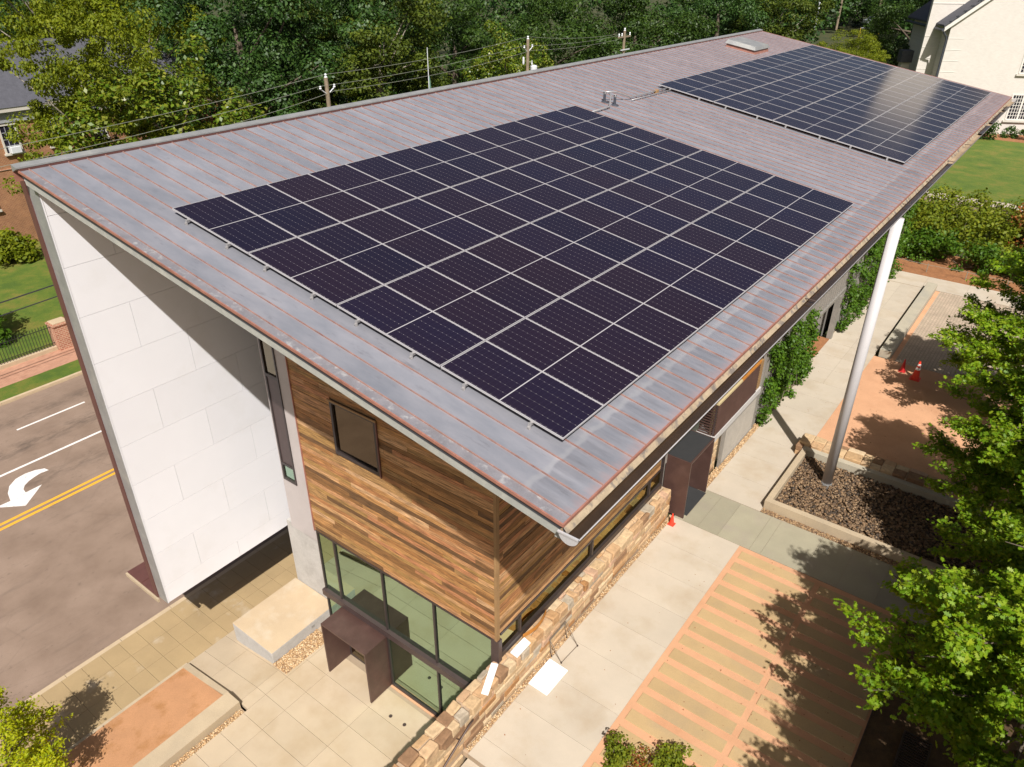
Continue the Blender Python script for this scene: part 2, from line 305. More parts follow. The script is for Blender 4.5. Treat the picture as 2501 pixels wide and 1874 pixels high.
leaf_mat('leaf_oak_near', [(0.14, 0.275, 0.008), (0.215, 0.37, 0.010), (0.29, 0.43, 0.016), (0.37, 0.45, 0.025), (0.165, 0.31, 0.010)], 0.42, 0.5, 0.35)
leaf_mat('leaf_yellow', [(0.36, 0.43, 0.006), (0.48, 0.52, 0.008), (0.54, 0.54, 0.01), (0.26, 0.36, 0.008)], 0.45, 0.6, 0.3)
leaf_mat('leaf_dark', [(0.022, 0.062, 0.010), (0.040, 0.092, 0.014), (0.075, 0.14, 0.024), (0.028, 0.074, 0.012)], 0.18, 0.5, 0.35)
leaf_mat('leaf_willow', [(0.15, 0.20, 0.006), (0.22, 0.265, 0.009), (0.29, 0.31, 0.012), (0.12, 0.17, 0.008)], 0.4, 0.6, 0.3)
leaf_mat('leaf_olive', [(0.055, 0.085, 0.006), (0.085, 0.12, 0.008), (0.125, 0.155, 0.012), (0.04, 0.07, 0.006)], 0.25, 0.6, 0.3)
leaf_mat('leaf_mid', [(0.035, 0.074, 0.008), (0.058, 0.108, 0.012), (0.024, 0.056, 0.008), (0.085, 0.135, 0.016)], 0.2, 0.5, 0.3)
leaf_mat('leaf_magnolia', [(0.065, 0.125, 0.006), (0.11, 0.18, 0.008), (0.17, 0.23, 0.012), (0.27, 0.27, 0.03), (0.08, 0.14, 0.006)], 0.25, 0.4, 0.45)
leaf_mat('leaf_vine', [(0.055, 0.135, 0.008), (0.095, 0.20, 0.012), (0.14, 0.25, 0.018), (0.075, 0.165, 0.010)], 0.38, 0.5, 0.35)
leaf_mat('leaf_hedge', [(0.15, 0.205, 0.010), (0.22, 0.27, 0.013), (0.29, 0.30, 0.018), (0.10, 0.155, 0.010)], 0.4, 0.6, 0.3)
leaf_mat('leaf_red', [(0.36, 0.05, 0.025), (0.42, 0.15, 0.03), (0.26, 0.24, 0.03), (0.14, 0.17, 0.02)], 0.4, 0.6, 0.3)
leaf_mat('leaf_boxwood', [(0.04, 0.09, 0.010), (0.065, 0.13, 0.013), (0.05, 0.11, 0.01)], 0.25, 0.6, 0.3)

# ------------------------------------------------------------------ builders
def org(o):
    v = Vector((0, 0, 0))
    while o is not None: v += o.location; o = o.parent
    return v
class MB:
    def __init__(s): s.v = []; s.f = []
    def add(s, vs, fs):
        o = len(s.v); s.v += [tuple(v) for v in vs]; s.f += [tuple(i+o for i in f) for f in fs]; return s
    def box(s, x0, x1, y0, y1, z0, z1):
        return s.add([(x0, y0, z0), (x1, y0, z0), (x1, y1, z0), (x0, y1, z0), (x0, y0, z1), (x1, y0, z1), (x1, y1, z1), (x0, y1, z1)],
                     [(0, 3, 2, 1), (4, 5, 6, 7), (0, 1, 5, 4), (1, 2, 6, 5), (2, 3, 7, 6), (3, 0, 4, 7)])
    def bbox(s, x0, x1, y0, y1, z0, z1, b=0.02, j=0.0):
        """bevelled box with jittered corners"""
        c = [(x0+x1)/2, (y0+y1)/2, (z0+z1)/2]; h = [(x1-x0)/2, (y1-y0)/2, (z1-z0)/2]
        b = min(b, min(h)*0.7); vs = []; idx = {}
        jit = {}
        for sx in (-1, 1):
            for sy in (-1, 1):
                for sz in (-1, 1):
                    jit[(sx, sy, sz)] = [random.uniform(-j, j) for _ in range(3)]
                    for ax in range(3):
                        q = [sx*h[0], sy*h[1], sz*h[2]]; sg = (sx, sy, sz)
                        for a in range(3):
                            if a != ax: q[a] -= sg[a]*b
                        idx[(sx, sy, sz, ax)] = len(vs)
                        vs.append([c[a]+q[a]+jit[(sx, sy, sz)][a] for a in range(3)])
        fs = []
        for ax in range(3):
            o1, o2 = [a for a in range(3) if a != ax]
            for sg in (-1, 1):
                ring = []
                for (u, w) in ((-1, -1), (1, -1), (1, 1), (-1, 1)):
                    k = [0, 0, 0]; k[ax] = sg; k[o1] = u; k[o2] = w; ring.append(idx[(*k, ax)])
                fs.append(ring)
            # edges parallel to ax
            for u in (-1, 1):
                for w in (-1, 1):
                    k0 = [0]*3; k1 = [0]*3; k0[ax] = -1; k1[ax] = 1
                    for k in (k0, k1): k[o1] = u; k[o2] = w
                    fs.append((idx[(*k0, o1)], idx[(*k1, o1)], idx[(*k1, o2)], idx[(*k0, o2)]))
        for sx in (-1, 1):
            for sy in (-1, 1):
                for sz in (-1, 1): fs.append((idx[(sx, sy, sz, 0)], idx[(sx, sy, sz, 1)], idx[(sx, sy, sz, 2)]))
        return s.add(vs, fs)
    def prism(s, pts, d):
        """polygon pts (3-D list) extruded by vector d"""
        n = len(pts); d = Vector(d); a = [Vector(q) for q in pts]
        return s.add([*a, *[q+d for q in a]], [tuple(range(n))[::-1], tuple(range(n, 2*n))]+[(i, (i+1) % n, n+(i+1) % n, n+i) for i in range(n)])
    def tube(s, pts, r, seg=8, caps=True):
        pts = [Vector(q) for q in pts]; rs = r if isinstance(r, (list, tuple)) else [r]*len(pts)
        vs = []; fs = []; n = len(pts); u = None
        for i, q in enumerate(pts):
            d = (pts[min(i+1, n-1)]-pts[max(i-1, 0)]).normalized()
            if u is None: u = d.orthogonal().normalized()
            else:
                u = (u-d*u.dot(d)); u = u.normalized() if u.length > 1e-6 else d.orthogonal().normalized()
            w = d.cross(u)
            for k in range(seg):
                a = 2*math.pi*k/seg; vs.append(q+(u*math.cos(a)+w*math.sin(a))*rs[i])
        for i in range(n-1):
            for k in range(seg): fs.append((i*seg+k, i*seg+(k+1) % seg, (i+1)*seg+(k+1) % seg, (i+1)*seg+k))
        if caps: fs += [tuple(range(seg))[::-1], tuple(range((n-1)*seg, n*seg))]
        return s.add(vs, fs)
    def lathe(s, prof, c, seg=20):
        vs = []; fs = []
        for (r, z) in prof:
            for k in range(seg):
                a = 2*math.pi*k/seg; vs.append((c[0]+r*math.cos(a), c[1]+r*math.sin(a), c[2]+z))
        n = len(prof)
        for i in range(n-1):
            for k in range(seg): fs.append((i*seg+k, i*seg+(k+1) % seg, (i+1)*seg+(k+1) % seg, (i+1)*seg+k))
        fs += [tuple(range(seg))[::-1], tuple(range((n-1)*seg, n*seg))]
        return s.add(vs, fs)
    def mesh(s, name, off=(0, 0, 0), smooth=False):
        me = bpy.data.meshes.new(name); ox, oy, oz = off
        me.from_pydata([(a-ox, b-oy, c-oz) for a, b, c in s.v], [], s.f)
        if smooth:
            for q in me.polygons: q.use_smooth = True
        return me
    def build(s, name, mat, parent=None, smooth=False, fix=True):
        off = org(parent) if parent is not None else Vector((0, 0, 0))
        me = s.mesh(name, off, smooth)
        if fix:
            import bmesh
            bm = bmesh.new(); bm.from_mesh(me); bmesh.ops.recalc_face_normals(bm, faces=bm.faces); bm.to_mesh(me); bm.free()
        return obj(name, me, mat, parent)
def obj(name, me, mat=None, parent=None, loc=(0, 0, 0)):
    if mat and not me.materials: me.materials.append(MATS[mat])
    o = bpy.data.objects.new(name, me); C.objects.link(o); o.location = loc
    if parent is not None: o.parent = parent
    return o
def thing(name, label, cat, loc=(0, 0, 0), group=None):
    o = bpy.data.objects.new(name, None); C.objects.link(o); o.location = loc; o.empty_display_size = 0.3
    return tag(o, label, cat, group)
def tag(o, label, cat, group=None):
    o['label'] = label; o['category'] = cat
    if group: o['group'] = group
    return o
def struct(o, label=None): o['kind'] = 'structure'; return o
def stuff(o, label=None, cat=None):
    o['kind'] = 'stuff'
    if label: o['label'] = label
    if cat: o['category'] = cat
    return o
def B(*a): return MB().box(*a)
def rz(x): return 11.85-0.1727*x          # roof top surface
def bars(name, mat, parent, boxes):
    m = MB()
    for b in boxes: m.box(*b)
    return m.build(name, mat, parent)

# ------------------------------------------------------------------ ground
def hz(x, y):
    h = -3.75
    if x > 9.6 or (x > 6.7 and y > 0.5): h = -0.10
    if y > 43: h = max(h, -0.10 if x > -3 else (-3.75+3.65*max(0, min(1, (x+30)/27))))
    if y > 95: h += 5.0*min(1, (y-95)/50)*(1 if x > -60 else max(0, (x+110)/50))
    return h
xs = [-900, -300, -110, -90, -75, -60, -52, -45, -38, -30, -20, -12, -6, -3, 6.69, 6.71, 9.59, 9.61, 14, 25, 60, 150, 400, 900]
ys = [-900, -300, -60, -20, -5, 0.45, 0.55, 12, 25, 42.9, 43.1, 60, 80, 95, 105, 115, 125, 135, 145, 200, 300, 900]
vs = [(x, y, hz(x, y)) for y in ys for x in xs]; nx = len(xs)
g = MB().add(vs, [(j*nx+i, j*nx+i+1, (j+1)*nx+i+1, (j+1)*nx+i) for j in range(len(ys)-1) for i in range(nx-1)]).build('ground', 'rough_ground', fix=False)
struct(g)

# ---- street
road = struct(B(-25.5, -6.32, -120, 160, -3.72, -3.50).build('road', 'asphalt'))
for x in (-15.82, -15.50): B(x-0.075, x+0.075, -60, 120, -3.505, -3.496).build('lane_line', 'line_yellow', road)
B(-19.33, -19.19, -60, 120, -3.505, -3.496).build('lane_line', 'line_white', road)
for k in range(-4, 8): B(-22.62, -22.50, 1.84+k*12, 5.1+k*12, -3.505, -3.496).build('lane_line', 'line_white', road)
# left-turn arrow
def P(x, y): return (x, y, -3.505)
outer = [(-18.32, 1.20), (-18.51, 0.90), (-18.60, 0.50), (-18.53, 0.08), (-18.20, -0.32), (-17.72, -0.58), (-17.10, -0.73)]
inner = [(-18.05, 1.25), (-18.10, 0.90), (-18.03, 0.65), (-17.92, 0.36), (-17.73, 0.10), (-17.49, -0.05), (-17.19, -0.09)]
ar = MB()
for i in range(6): ar.prism([P(*outer[i]), P(*outer[i+1]), P(*inner[i+1]), P(*inner[i])], (0, 0, 0.009))
ar.prism([P(-17.10, -0.73), P(-17.12, -1.31), P(-16.27, -0.49), P(-17.21, 0.58), P(-17.19, -0.09)], (0, 0, 0.009))
ar.build('turn_arrow', 'line_white', road)
kerb = struct(B(-6.40, -6.39, -9, -8.9, -3.7, -3.6).build('kerb', 'kerb_concrete'))
for k in range(-8, 30): B(-6.32, -6.14, k*1.8+0.006, k*1.8+1.794, -3.7, -3.345).build('kerb_stone', 'kerb_concrete', kerb)
kerb2 = struct(B(-25.60, -25.52, -60, 120, -3.7, -3.42).build('far_kerb', 'kerb_concrete'))
for k in range(-4, 22): B(-25.72, -25.53, k*2.4+0.006, k*2.4+2.394, -3.7, -3.36).build('kerb_stone', 'kerb_concrete', kerb2)
struct(B(-27.25, -25.72, -120, 160, -3.72, -3.41).build('verge', 'lawn'))
struct(B(-29.3, -27.25, -120, 160, -3.72, -3.40).build('brick_sidewalk', 'walk_brick'))
struct(B(-120, -29.62, -120, 120, -3.72, -3.42).build('lawn', 'lawn'))

# ---- front plaza and street sidewalk
def ph(x): return -2.85 if x > -0.7 else (-3.32 if x < -3.6 else -3.32+0.47*(x+3.6)/2.9)
def slab(x0, x1, y0, y1, mat, parent, hf, g=0.0045, th=0.12, name='slab'):
    x0 += g; x1 -= g; y0 += g; y1 -= g
    return MB().add([(x0, y0, hf(x0)-th), (x1, y0, hf(x1)-th), (x1, y1, hf(x1)-th), (x0, y1, hf(x0)-th), (x0, y0, hf(x0)), (x1, y0, hf(x1)), (x1, y1, hf(x1)), (x0, y1, hf(x0))],
                    [(0, 3, 2, 1), (4, 5, 6, 7), (0, 1, 5, 4), (1, 2, 6, 5), (2, 3, 7, 6), (3, 0, 4, 7)]).build(name, mat, parent)
plaza = struct(MB().add([(x, y, ph(x)-0.02) for x in (-3.6, -0.7, 6.5) for y in (-1.02, 8)]+[(-0.28, -14, -2.87), (6.5, -14, -2.87), (6.5, -1.02, -2.87), (-0.28, -1.02, -2.87)], [(0, 2, 3, 1), (2, 4, 5, 3), (6, 7, 8, 9)]).build('plaza', 'joint_concrete'))
px_ = [-3.6, -2.35, -0.7, -0.28, 0.61, 2.50, 4.42, 6.46]
for i in range(len(px_)-1):
    for k in range(-10, 9):
        y0 = -0.385+0.79*k; y1 = y0+0.79
        if px_[i] > 0.5 and y0 > 1.9: continue
        if px_[i] < -0.5:
            if y1 < -0.95: continue
            y0 = max(y0, -1.02)
        if px_[i] < 0.5 and y0 > 3.0: continue
        slab(px_[i], px_[i+1], y0, min(y1, 2.10) if px_[i] > 0.5 else y1, 'plaza_concrete', plaza, ph)
sw = struct(B(-6.14, -3.6, -14, 45, -3.6, -3.345).build('sidewalk', 'joint_concrete'))
for k in range(-12, 22):
    for (x0, x1) in ((-6.14, -5.32), (-5.32, -4.48), (-4.48, -3.6)):
        slab(x0, x1, -0.70+0.615*k, -0.70+0.615*(k+1), 'sidewalk_concrete', sw, lambda x: -3.325)
struct(B(2.5, 6.46, 2.10, 2.22, -2.9, -2.845).build('gravel_border', 'granite_fines'))

# ---- courtyard
walk = struct(MB().box(7.06, 9.40, 0.43, 11.25, -0.2, -0.012).box(7.06, 9.36, 13.3, 40.2, -0.2, -0.012).box(9.36, 16, 38.2, 40.2, -0.2, -0.012).build('walkway', 'joint_concrete'))
fl = lambda x: 0.0
yy = [0.43, 1.0, 2.27, 3.50, 4.80, 6.10, 7.37, 8.66, 9.95, 11.25]
for i in range(len(yy)-1): slab(7.06, 9.40, yy[i], yy[i+1], 'walk_concrete', walk, fl, 0.004)
yy = [13.3+1.46*i for i in range(18)]
for i in range(len(yy)-1):
    a, b = yy[i], yy[i+1]
    if a > 22.5: slab(7.10, 8.25, a, b, 'walk_concrete', walk, fl, 0.004); slab(8.25, 9.36, a, b, 'walk_concrete', walk, fl, 0.004)
    else: slab(7.30, 9.36, a, b, 'walk_concrete', walk, fl, 0.004)
for i in range(4): slab(7.1+2.2*i, 9.3+2.2*i, 38.2, 40.2, 'walk_concrete', walk, fl, 0.004)
# stairs going down beside the stone wall
stairs = struct(B(7.06, 9.40, -5.5, 0.42, -3.3, -2.86).build('stairs', 'walk_concrete'))
for i in range(16): B(7.06, 9.40, 0.43-0.34*(i+1)+0.003, 0.43-0.34*i-0.003, -3.2, -0.17*(i+1)).build('step', 'walk_concrete', stairs)
struct(B(9.40, 9.48, -6, 0.43, -3.2, -0.02).build('stair_kerb', 'wall_concrete'))
path = struct(B(7.40, 17, 11.26, 13.29, -0.2, -0.012).build('bluestone_path', 'joint_concrete'))
xx = [7.41, 7.92, 8.62, 9.70, 10.06, 11.42, 12.42, 13.5, 14.6, 15.7, 17]
for i in range(len(xx)-1): slab(xx[i], xx[i+1], 11.26, 13.28, 'bluestone', path, fl, 0.004)
struct(B(7.06, 7.40, 11.26, 13.29, -0.2, -0.004).build('threshold', 'bluestone'))
court = struct(B(9.40, 14.42, -6, 11.25, -0.2, -0.010).build('gravel_court', 'granite_fines'))
for i in range(24):
    y1 = 11.04-0.597*i
    for (x0, x1) in ((9.565, 11.86), (12.02, 14.36)):
        MB().bbox(x0, x1, y1-0.375+random.uniform(-.006, .006), y1+random.uniform(-.006, .006), -0.1, 0.004+random.uniform(0, .006), 0.006).build('paver', 'paver_stone', court)
struct(B(14.44, 30, -8, 11.25, -0.2, -0.02).build('planting_bed', 'mulch'))
struct(B(14.42, 14.44, -6, 11.25, -0.2, 0.012).build('bed_edging', 'steel_dark'))
struct(B(9.36, 17, 18.4, 27.7, -0.2, -0.008).build('granite_court', 'granite_fines'))
struct(B(10.06, 10.28, 27.7, 38.1, -0.2, -0.006).build('granite_strip', 'granite_fines'))
struct(B(10.28, 16.5, 27.7, 38.15, -0.2, -0.004).build('brick_court', 'paver_brick'))
struct(B(6.5, 20, 40.2, 45, -0.2, 0.01).build('mulch_bed', 'bark_mulch'))
struct(B(-6, 60, 57.2, 58.4, -0.2, -0.02).build('far_road', 'asphalt'))
fsw = struct(B(-6, 60, 58.45, 60.3, -0.2, -0.0).build('far_sidewalk', 'joint_concrete'))
for k in range(14): slab(-6+2.4*k, -3.6+2.4*k, 58.45, 60.3, 'walk_concrete', fsw, lambda x: 0.02)
struct(B(-20, 60, 60.35, 86.5, -0.2, 0.02).build('front_lawn', 'lawn'))
struct(B(-6, 30, 85.6, 92, -0.2, 0.03).build('shrub_bed', 'bark_mulch'))

# pebbles: low stones scattered as one mass
def pebbles(name, x0, x1, y0, y1, zf, n, r0, r1, mat, parent=None, pile=0.03):
    ico = [(0, 0, 1), (.894, 0, .447), (.276, .851, .447), (-.724, .526, .447), (-.724, -.526, .447), (.276, -.851, .447), (.724, .526, -.447), (-.276, .851, -.447), (-.894, 0, -.447), (-.276, -.851, -.447), (.724, -.526, -.447), (0, 0, -1)]
    fi = [(0, 1, 2), (0, 2, 3), (0, 3, 4), (0, 4, 5), (0, 5, 1), (1, 6, 2), (2, 7, 3), (3, 8, 4), (4, 9, 5), (5, 10, 1), (6, 7, 2), (7, 8, 3), (8, 9, 4), (9, 10, 5), (10, 6, 1), (11, 7, 6), (11, 8, 7), (11, 9, 8), (11, 10, 9), (11, 6, 10)]
    ico = np.array(ico); rng = np.random.RandomState(n)
    c = np.c_[rng.uniform(x0, x1, n), rng.uniform(y0, y1, n), np.zeros(n)]
    c[:, 2] = zf + rng.uniform(0, pile, n)
    r = rng.uniform(r0, r1, (n, 1, 1)); sq = rng.uniform(0.65, 1.15, (n, 1, 3)); sq[:, :, 2] *= 0.7
    a = rng.uniform(0, 6.28, n); ca, sa = np.cos(a), np.sin(a)
    V = ico[None]*r*sq*rng.uniform(0.88, 1.1, (n, 12, 1))
    V = np.stack([V[:, :, 0]*ca[:, None]-V[:, :, 1]*sa[:, None], V[:, :, 0]*sa[:, None]+V[:, :, 1]*ca[:, None], V[:, :, 2]], 2)+c[:, None]
    F = (np.array(fi)[None]+12*np.arange(n)[:, None, None]).reshape(-1, 3)
    me = fast_mesh(name, V.reshape(-1, 3), F, smooth=True)
    o = obj(name, me, mat, parent); return o
def fast_mesh(name, V, F, smooth=False):
    me = bpy.data.meshes.new(name); k = F.shape[1]
    me.vertices.add(len(V)); me.vertices.foreach_set('co', np.ascontiguousarray(V, dtype=np.float32).ravel())
    me.loops.add(F.size); me.loops.foreach_set('vertex_index', np.ascontiguousarray(F, dtype=np.int32).ravel())
    me.polygons.add(len(F)); me.polygons.foreach_set('loop_start', np.arange(0, F.size, k, dtype=np.int32))
    me.polygons.foreach_set('loop_total', np.full(len(F), k, dtype=np.int32))
    if smooth: me.polygons.foreach_set('use_smooth', np.ones(len(F), dtype=bool))
    me.update(calc_edges=True); return me
def rock_mat(name, cols):
    t = NT(name); g = t.new('ShaderNodeNewGeometry')
    t.col(t.ramp(g.outputs['Random Per Island'], [(i/len(cols), c) for i, c in enumerate(cols)], 'CONSTANT')); t.set(Roughness=0.75); MATS[name] = t.m
rock_mat('river_rock', [(0.17, 0.105, 0.055), (0.09, 0.055, 0.03), (0.25, 0.165, 0.09), (0.05, 0.034, 0.022), (0.13, 0.08, 0.043), (0.20, 0.12, 0.06)])
rock_mat('pea_gravel', [(0.46, 0.30, 0.15), (0.33, 0.19, 0.085), (0.58, 0.44, 0.27), (0.24, 0.14, 0.07), (0.50, 0.33, 0.17)])
rock_mat('path_gravel', [(0.28, 0.17, 0.08), (0.20, 0.12, 0.06), (0.38, 0.25, 0.13), (0.14, 0.085, 0.05)])
struct(B(6.90, 7.06, 0.43, 11.3, -0.2, -0.02).build('drain_strip', 'mortar'))
stuff(pebbles('pebble_strip', 6.93, 7.05, 0.5, 11.2, -0.01, 2400, 0.014, 0.03, 'pea_gravel'), 'strip of tan pebbles along the foot of the stone wall', 'gravel')
struct(B(7.04, 7.32, 13.32, 22.4, -0.2, -0.02).build('gravel_margin', 'mortar'))
stuff(pebbles('facade_gravel', 7.05, 7.29, 13.35, 18.6, -0.01, 2600, 0.015, 0.035, 'pea_gravel'), 'tan gravel margin below the metal mesh screen', 'gravel')
struct(B(9.3, 17, 13.29, 13.52, -0.2, -0.02).build('path_margin', 'mortar'))
stuff(pebbles('path_gravel', 9.3, 16, 13.30, 13.52, -0.01, 2600, 0.015, 0.035, 'path_gravel'), 'brown gravel between bluestone path and concrete kerb', 'gravel')
struct(B(-1.02, -0.36, 0.44, 2.9, -3.0, -2.87).build('plinth_margin', 'mortar'))
stuff(pebbles('plinth_gravel', -1.0, -0.38, 0.46, 2.2, -2.862, 2600, 0.016, 0.036, 'pea_gravel'), 'bed of tan gravel between concrete plinth and front portal', 'gravel')

# ------------------------------------------------------------------ the main building
bld = thing('gallery_building', 'long building with sloping copper roof, white fin wall and wood cladding', 'building', (2, 20, 0))
RX0, RX1, RY0, RY1 = -3.48, 10.46, -1.30, 41.20
def sloped(x0, x1, y0, y1, top, thick):
    """slab following the roof slope; top = offset above roof plane"""
    return MB().add([(x0, y0, rz(x0)+top-thick), (x1, y0, rz(x1)+top-thick), (x1, y1, rz(x1)+top-thick), (x0, y1, rz(x0)+top-thick),
                     (x0, y0, rz(x0)+top), (x1, y0, rz(x1)+top), (x1, y1, rz(x1)+top), (x0, y1, rz(x0)+top)],
                    [(0, 3, 2, 1), (4, 5, 6, 7), (0, 1, 5, 4), (1, 2, 6, 5), (2, 3, 7, 6), (3, 0, 4, 7)])
roof = sloped(RX0+0.03, RX1-0.03, RY0+0.05, RY1-0.05, -0.012, 0.20).build('roof', 'white_soffit', bld)
NP = 102; pitch = 0.4145
Ls = (RX1-RX0)*math.hypot(1, 0.1727); ang = math.atan(0.1727)
pan = B(0, Ls, 0.002, pitch-0.002, -0.010, 0.0).mesh('roof_pan'); seamm = MB().box(0, Ls, -0.0075, 0.0075, -0.004, 0.024).mesh('seam')
for me, ma in ((pan, 'patina'), (seamm, 'copper_seam')): me.materials.append(MATS[ma])
off = org(roof)
for k in range(NP+1):
    y = -1.10+pitch*k
    for (me, nm) in ((pan, 'roof_pan'), (seamm, 'seam')):
        if nm == 'roof_pan' and k == NP: continue
        o = bpy.data.objects.new(nm, me); C.objects.link(o); o.parent = roof
        o.location = Vector((RX0, y, rz(RX0)))-off; o.rotation_euler = (0, ang, 0)
sloped(RX0, RX1, RY0, -1.102, 0.0, 0.012).build('rake_sheet', 'patina_edge', roof)
sloped(RX0, RX1, RY0-0.012, RY0+0.012, 0.012, 0.05).build('rake_edge', 'copper_edge', roof)
sloped(RX0, RX1+0.02, RY1-0.03, RY1, 0.02, 0.06).build('rake_edge', 'copper_edge', roof)
sloped(RX0+0.04, RX1, RY0+0.03, RY0+0.09, -0.04, 0.10).build('rake_flashing', 'dark_flashing', roof)
sloped(RX0+0.08, RX1-0.05, RY0+0.04, RY0+0.16, -0.13, 0.15).build('rake_fascia', 'fascia_grey', roof)
sloped(RX0+0.08, RX1-0.05, RY1-0.2, RY1-0.08, -0.04, 0.30).build('rake_fascia', 'fascia_grey', roof)
sloped(RX1-0.012, RX1+0.012, RY0, RY1, 0.010, 0.05).build('eave_edge', 'copper_edge', roof)
MB().prism([(RX0-0.16, RY0-0.05, 12.42), (RX0-0.16, RY0-0.05, 12.575), (RX0+0.05, RY0-0.05, 12.53), (RX0+0.05, RY0-0.05, 12.50)], (0, RY1-RY0+0.1, 0)).build('ridge_cap', 'galvanised', roof)
B(RX0+0.02, RX0+0.045, RY0, RY1, 12.43, 12.505).build('ridge_flashing', 'copper_brown', roof)
B(RX0-0.17, RX0-0.162, RY0-0.05, RY1, 12.2, 12.56).build('ridge_drip', 'copper_edge', roof)
# skylight
sk = MB(); zt = rz(-1.6)
sk.add([(-2.40, 33.3, rz(-2.4)), (-0.78, 33.3, rz(-.78)), (-0.78, 35.3, rz(-.78)), (-2.40, 35.3, rz(-2.4)), (-2.38, 33.34, rz(-2.4)+.16), (-.82, 33.34, rz(-.8)+.16), (-.82, 35.26, rz(-.8)+.16), (-2.38, 35.26, rz(-2.4)+.16)],
       [(4, 5, 6, 7), (0, 1, 5, 4), (1, 2, 6, 5), (2, 3, 7, 6), (3, 0, 4, 7)])
skl = sk.build('skylight', 'copper_edge', roof)
MB().add([(-2.44, 33.26, rz(-2.4)+.19), (-.76, 33.26, rz(-.78)+.19), (-.76, 35.34, rz(-.78)+.19), (-2.44, 35.34, rz(-2.4)+.19), (-2.36, 33.4, rz(-2.4)+.36), (-.84, 33.4, rz(-.8)+.36), (-.84, 35.2, rz(-.8)+.36), (-2.36, 35.2, rz(-2.4)+.36)],
         [(0, 1, 2, 3), (4, 5, 6, 7), (0, 1, 5, 4), (1, 2, 6, 5), (2, 3, 7, 6), (3, 0, 4, 7)]).build('skylight_cover', 'galvanised', roof)
# gutter
gut = MB(); gc, gzc, gr = 10.585, 9.965, 0.155; ny = 2; seg = 14
prof = [(gc+gr*math.cos(math.pi+math.pi*k/seg), gzc+gr*math.sin(math.pi+math.pi*k/seg)) for k in range(seg+1)]
prof2 = [(gc+(gr-0.008)*math.cos(2*math.pi-math.pi*k/seg), gzc+(gr-0.008)*math.sin(2*math.pi-math.pi*k/seg)) for k in range(seg+1)]
ring = prof+prof2; n = len(ring)
gut.add([(x, RY0-0.05, z) for x, z in ring]+[(x, RY1+0.02, z) for x, z in ring], [(i, (i+1) % n, n+(i+1) % n, n+i) for i in range(n)])
gutter = gut.build('gutter', 'gutter_bronze', bld)
MB().prism([(x, RY0-0.06, z) for x, z in prof], (0, 0.012, 0)).build('end_cap', 'gutter_zinc', gutter)
MB().prism([(x, RY1+0.02, z) for x, z in prof], (0, 0.012, 0)).build('end_cap', 'gutter_zinc', gutter)
MB().tube([(gc+gr+0.008, RY0-0.06, gzc+0.004), (gc+gr+0.008, RY1+0.03, gzc+0.004)], 0.011, 8).build('rim', 'rim_zinc', gutter, True)
for (a, b) in ((RY0-0.03, 24.0), (30.6, 32.8), (33.6, 37.0), (37.6, 39.0)):
    B(gc-0.135, gc+0.135, a, b, gzc-0.082, gzc-0.072).build('standing_water', 'gutter_water', gutter)
B(gc-gr-0.01, gc+gr, RY0-0.075, RY0-0.045, gzc-0.012, gzc+0.016).build('end_rim', 'gutter_zinc', gutter)
MB().add([(RX1-0.005, RY0, rz(RX1)-0.03), (RX1+0.075, RY0, gzc-0.045), (RX1+0.075, RY1, gzc-0.045), (RX1-0.005, RY1, rz(RX1)-0.03)], [(0, 1, 2, 3)]).build('gutter_apron', 'gutter_apron', gutter)
for y in [8.2, 17.2, 20.4, 24, 27.5, 31, 34.5, 38]:
    MB().tube([(gc-gr, y, gzc), (gc, y, gzc+0.012), (gc+gr, y, gzc)], 0.012, 6).build('bracket', 'steel_dark', gutter)
# eave fascia behind the gutter
B(10.30, 10.40, RY0+0.06, RY1-0.1, 9.72, 9.86).build('eave_beam', 'fascia_grey', bld)

# fin wall of white panels
fin = B(-3.86, -3.45, -1.06, 41.15, -0.42, 12.25).build('fin_wall', 'joint_dark', bld)
rows = [11.42, 10.20, 8.95, 7.70, 6.45, 5.20, 3.95, 2.70, 1.45, 0.20, -0.42]
for i in range(len(rows)-1):
    z1, z0 = rows[i], rows[i+1]
    js = [-1.06]+[(0.18 if i % 2 == 0 else 1.46)+2.545*k for k in range(0, 3)]
    js = [q for q in js if q < 6]+[8.4]
    for a, b in zip(js[:-1], js[1:]):
        MB().box(-3.449, -3.40, a+0.0045, b-0.0045, z0+0.0045, z1-0.0045).build('wall_panel', 'white_panel', fin)
MB().prism([(-3.449, -1.055, 11.425), (-3.40, -1.055, 11.425), (-3.40, -1.055, 12.2), (-3.449, -1.055, 12.2)], (0, 9.4, 0)).build('wall_panel', 'white_panel', fin)
B(-3.405, -3.392, -1.075, -1.05, -0.43, 12.2).build('corner_trim', 'white_panel', fin)
B(-3.87, -3.406, -1.09, -1.062, -0.44, 12.3).build('end_flashing', 'galvanised', fin)
B(-4.08, -3.871, -1.12, 41.2, -0.46, 12.44).build('copper_cladding', 'copper_brown', fin)
can = MB().box(-5.72, -4.09, -1.10, 8.0, -0.62, -0.50).build('street_canopy', 'copper_brown', bld)
B(-5.74, -3.9, -1.16, -1.101, -0.66, -0.54).build('canopy_edge', 'wall_concrete', can)
B(-4.95, -4.90, -1.09, 8.0, -0.50, -0.475).build('canopy_seam', 'copper_brown', can)

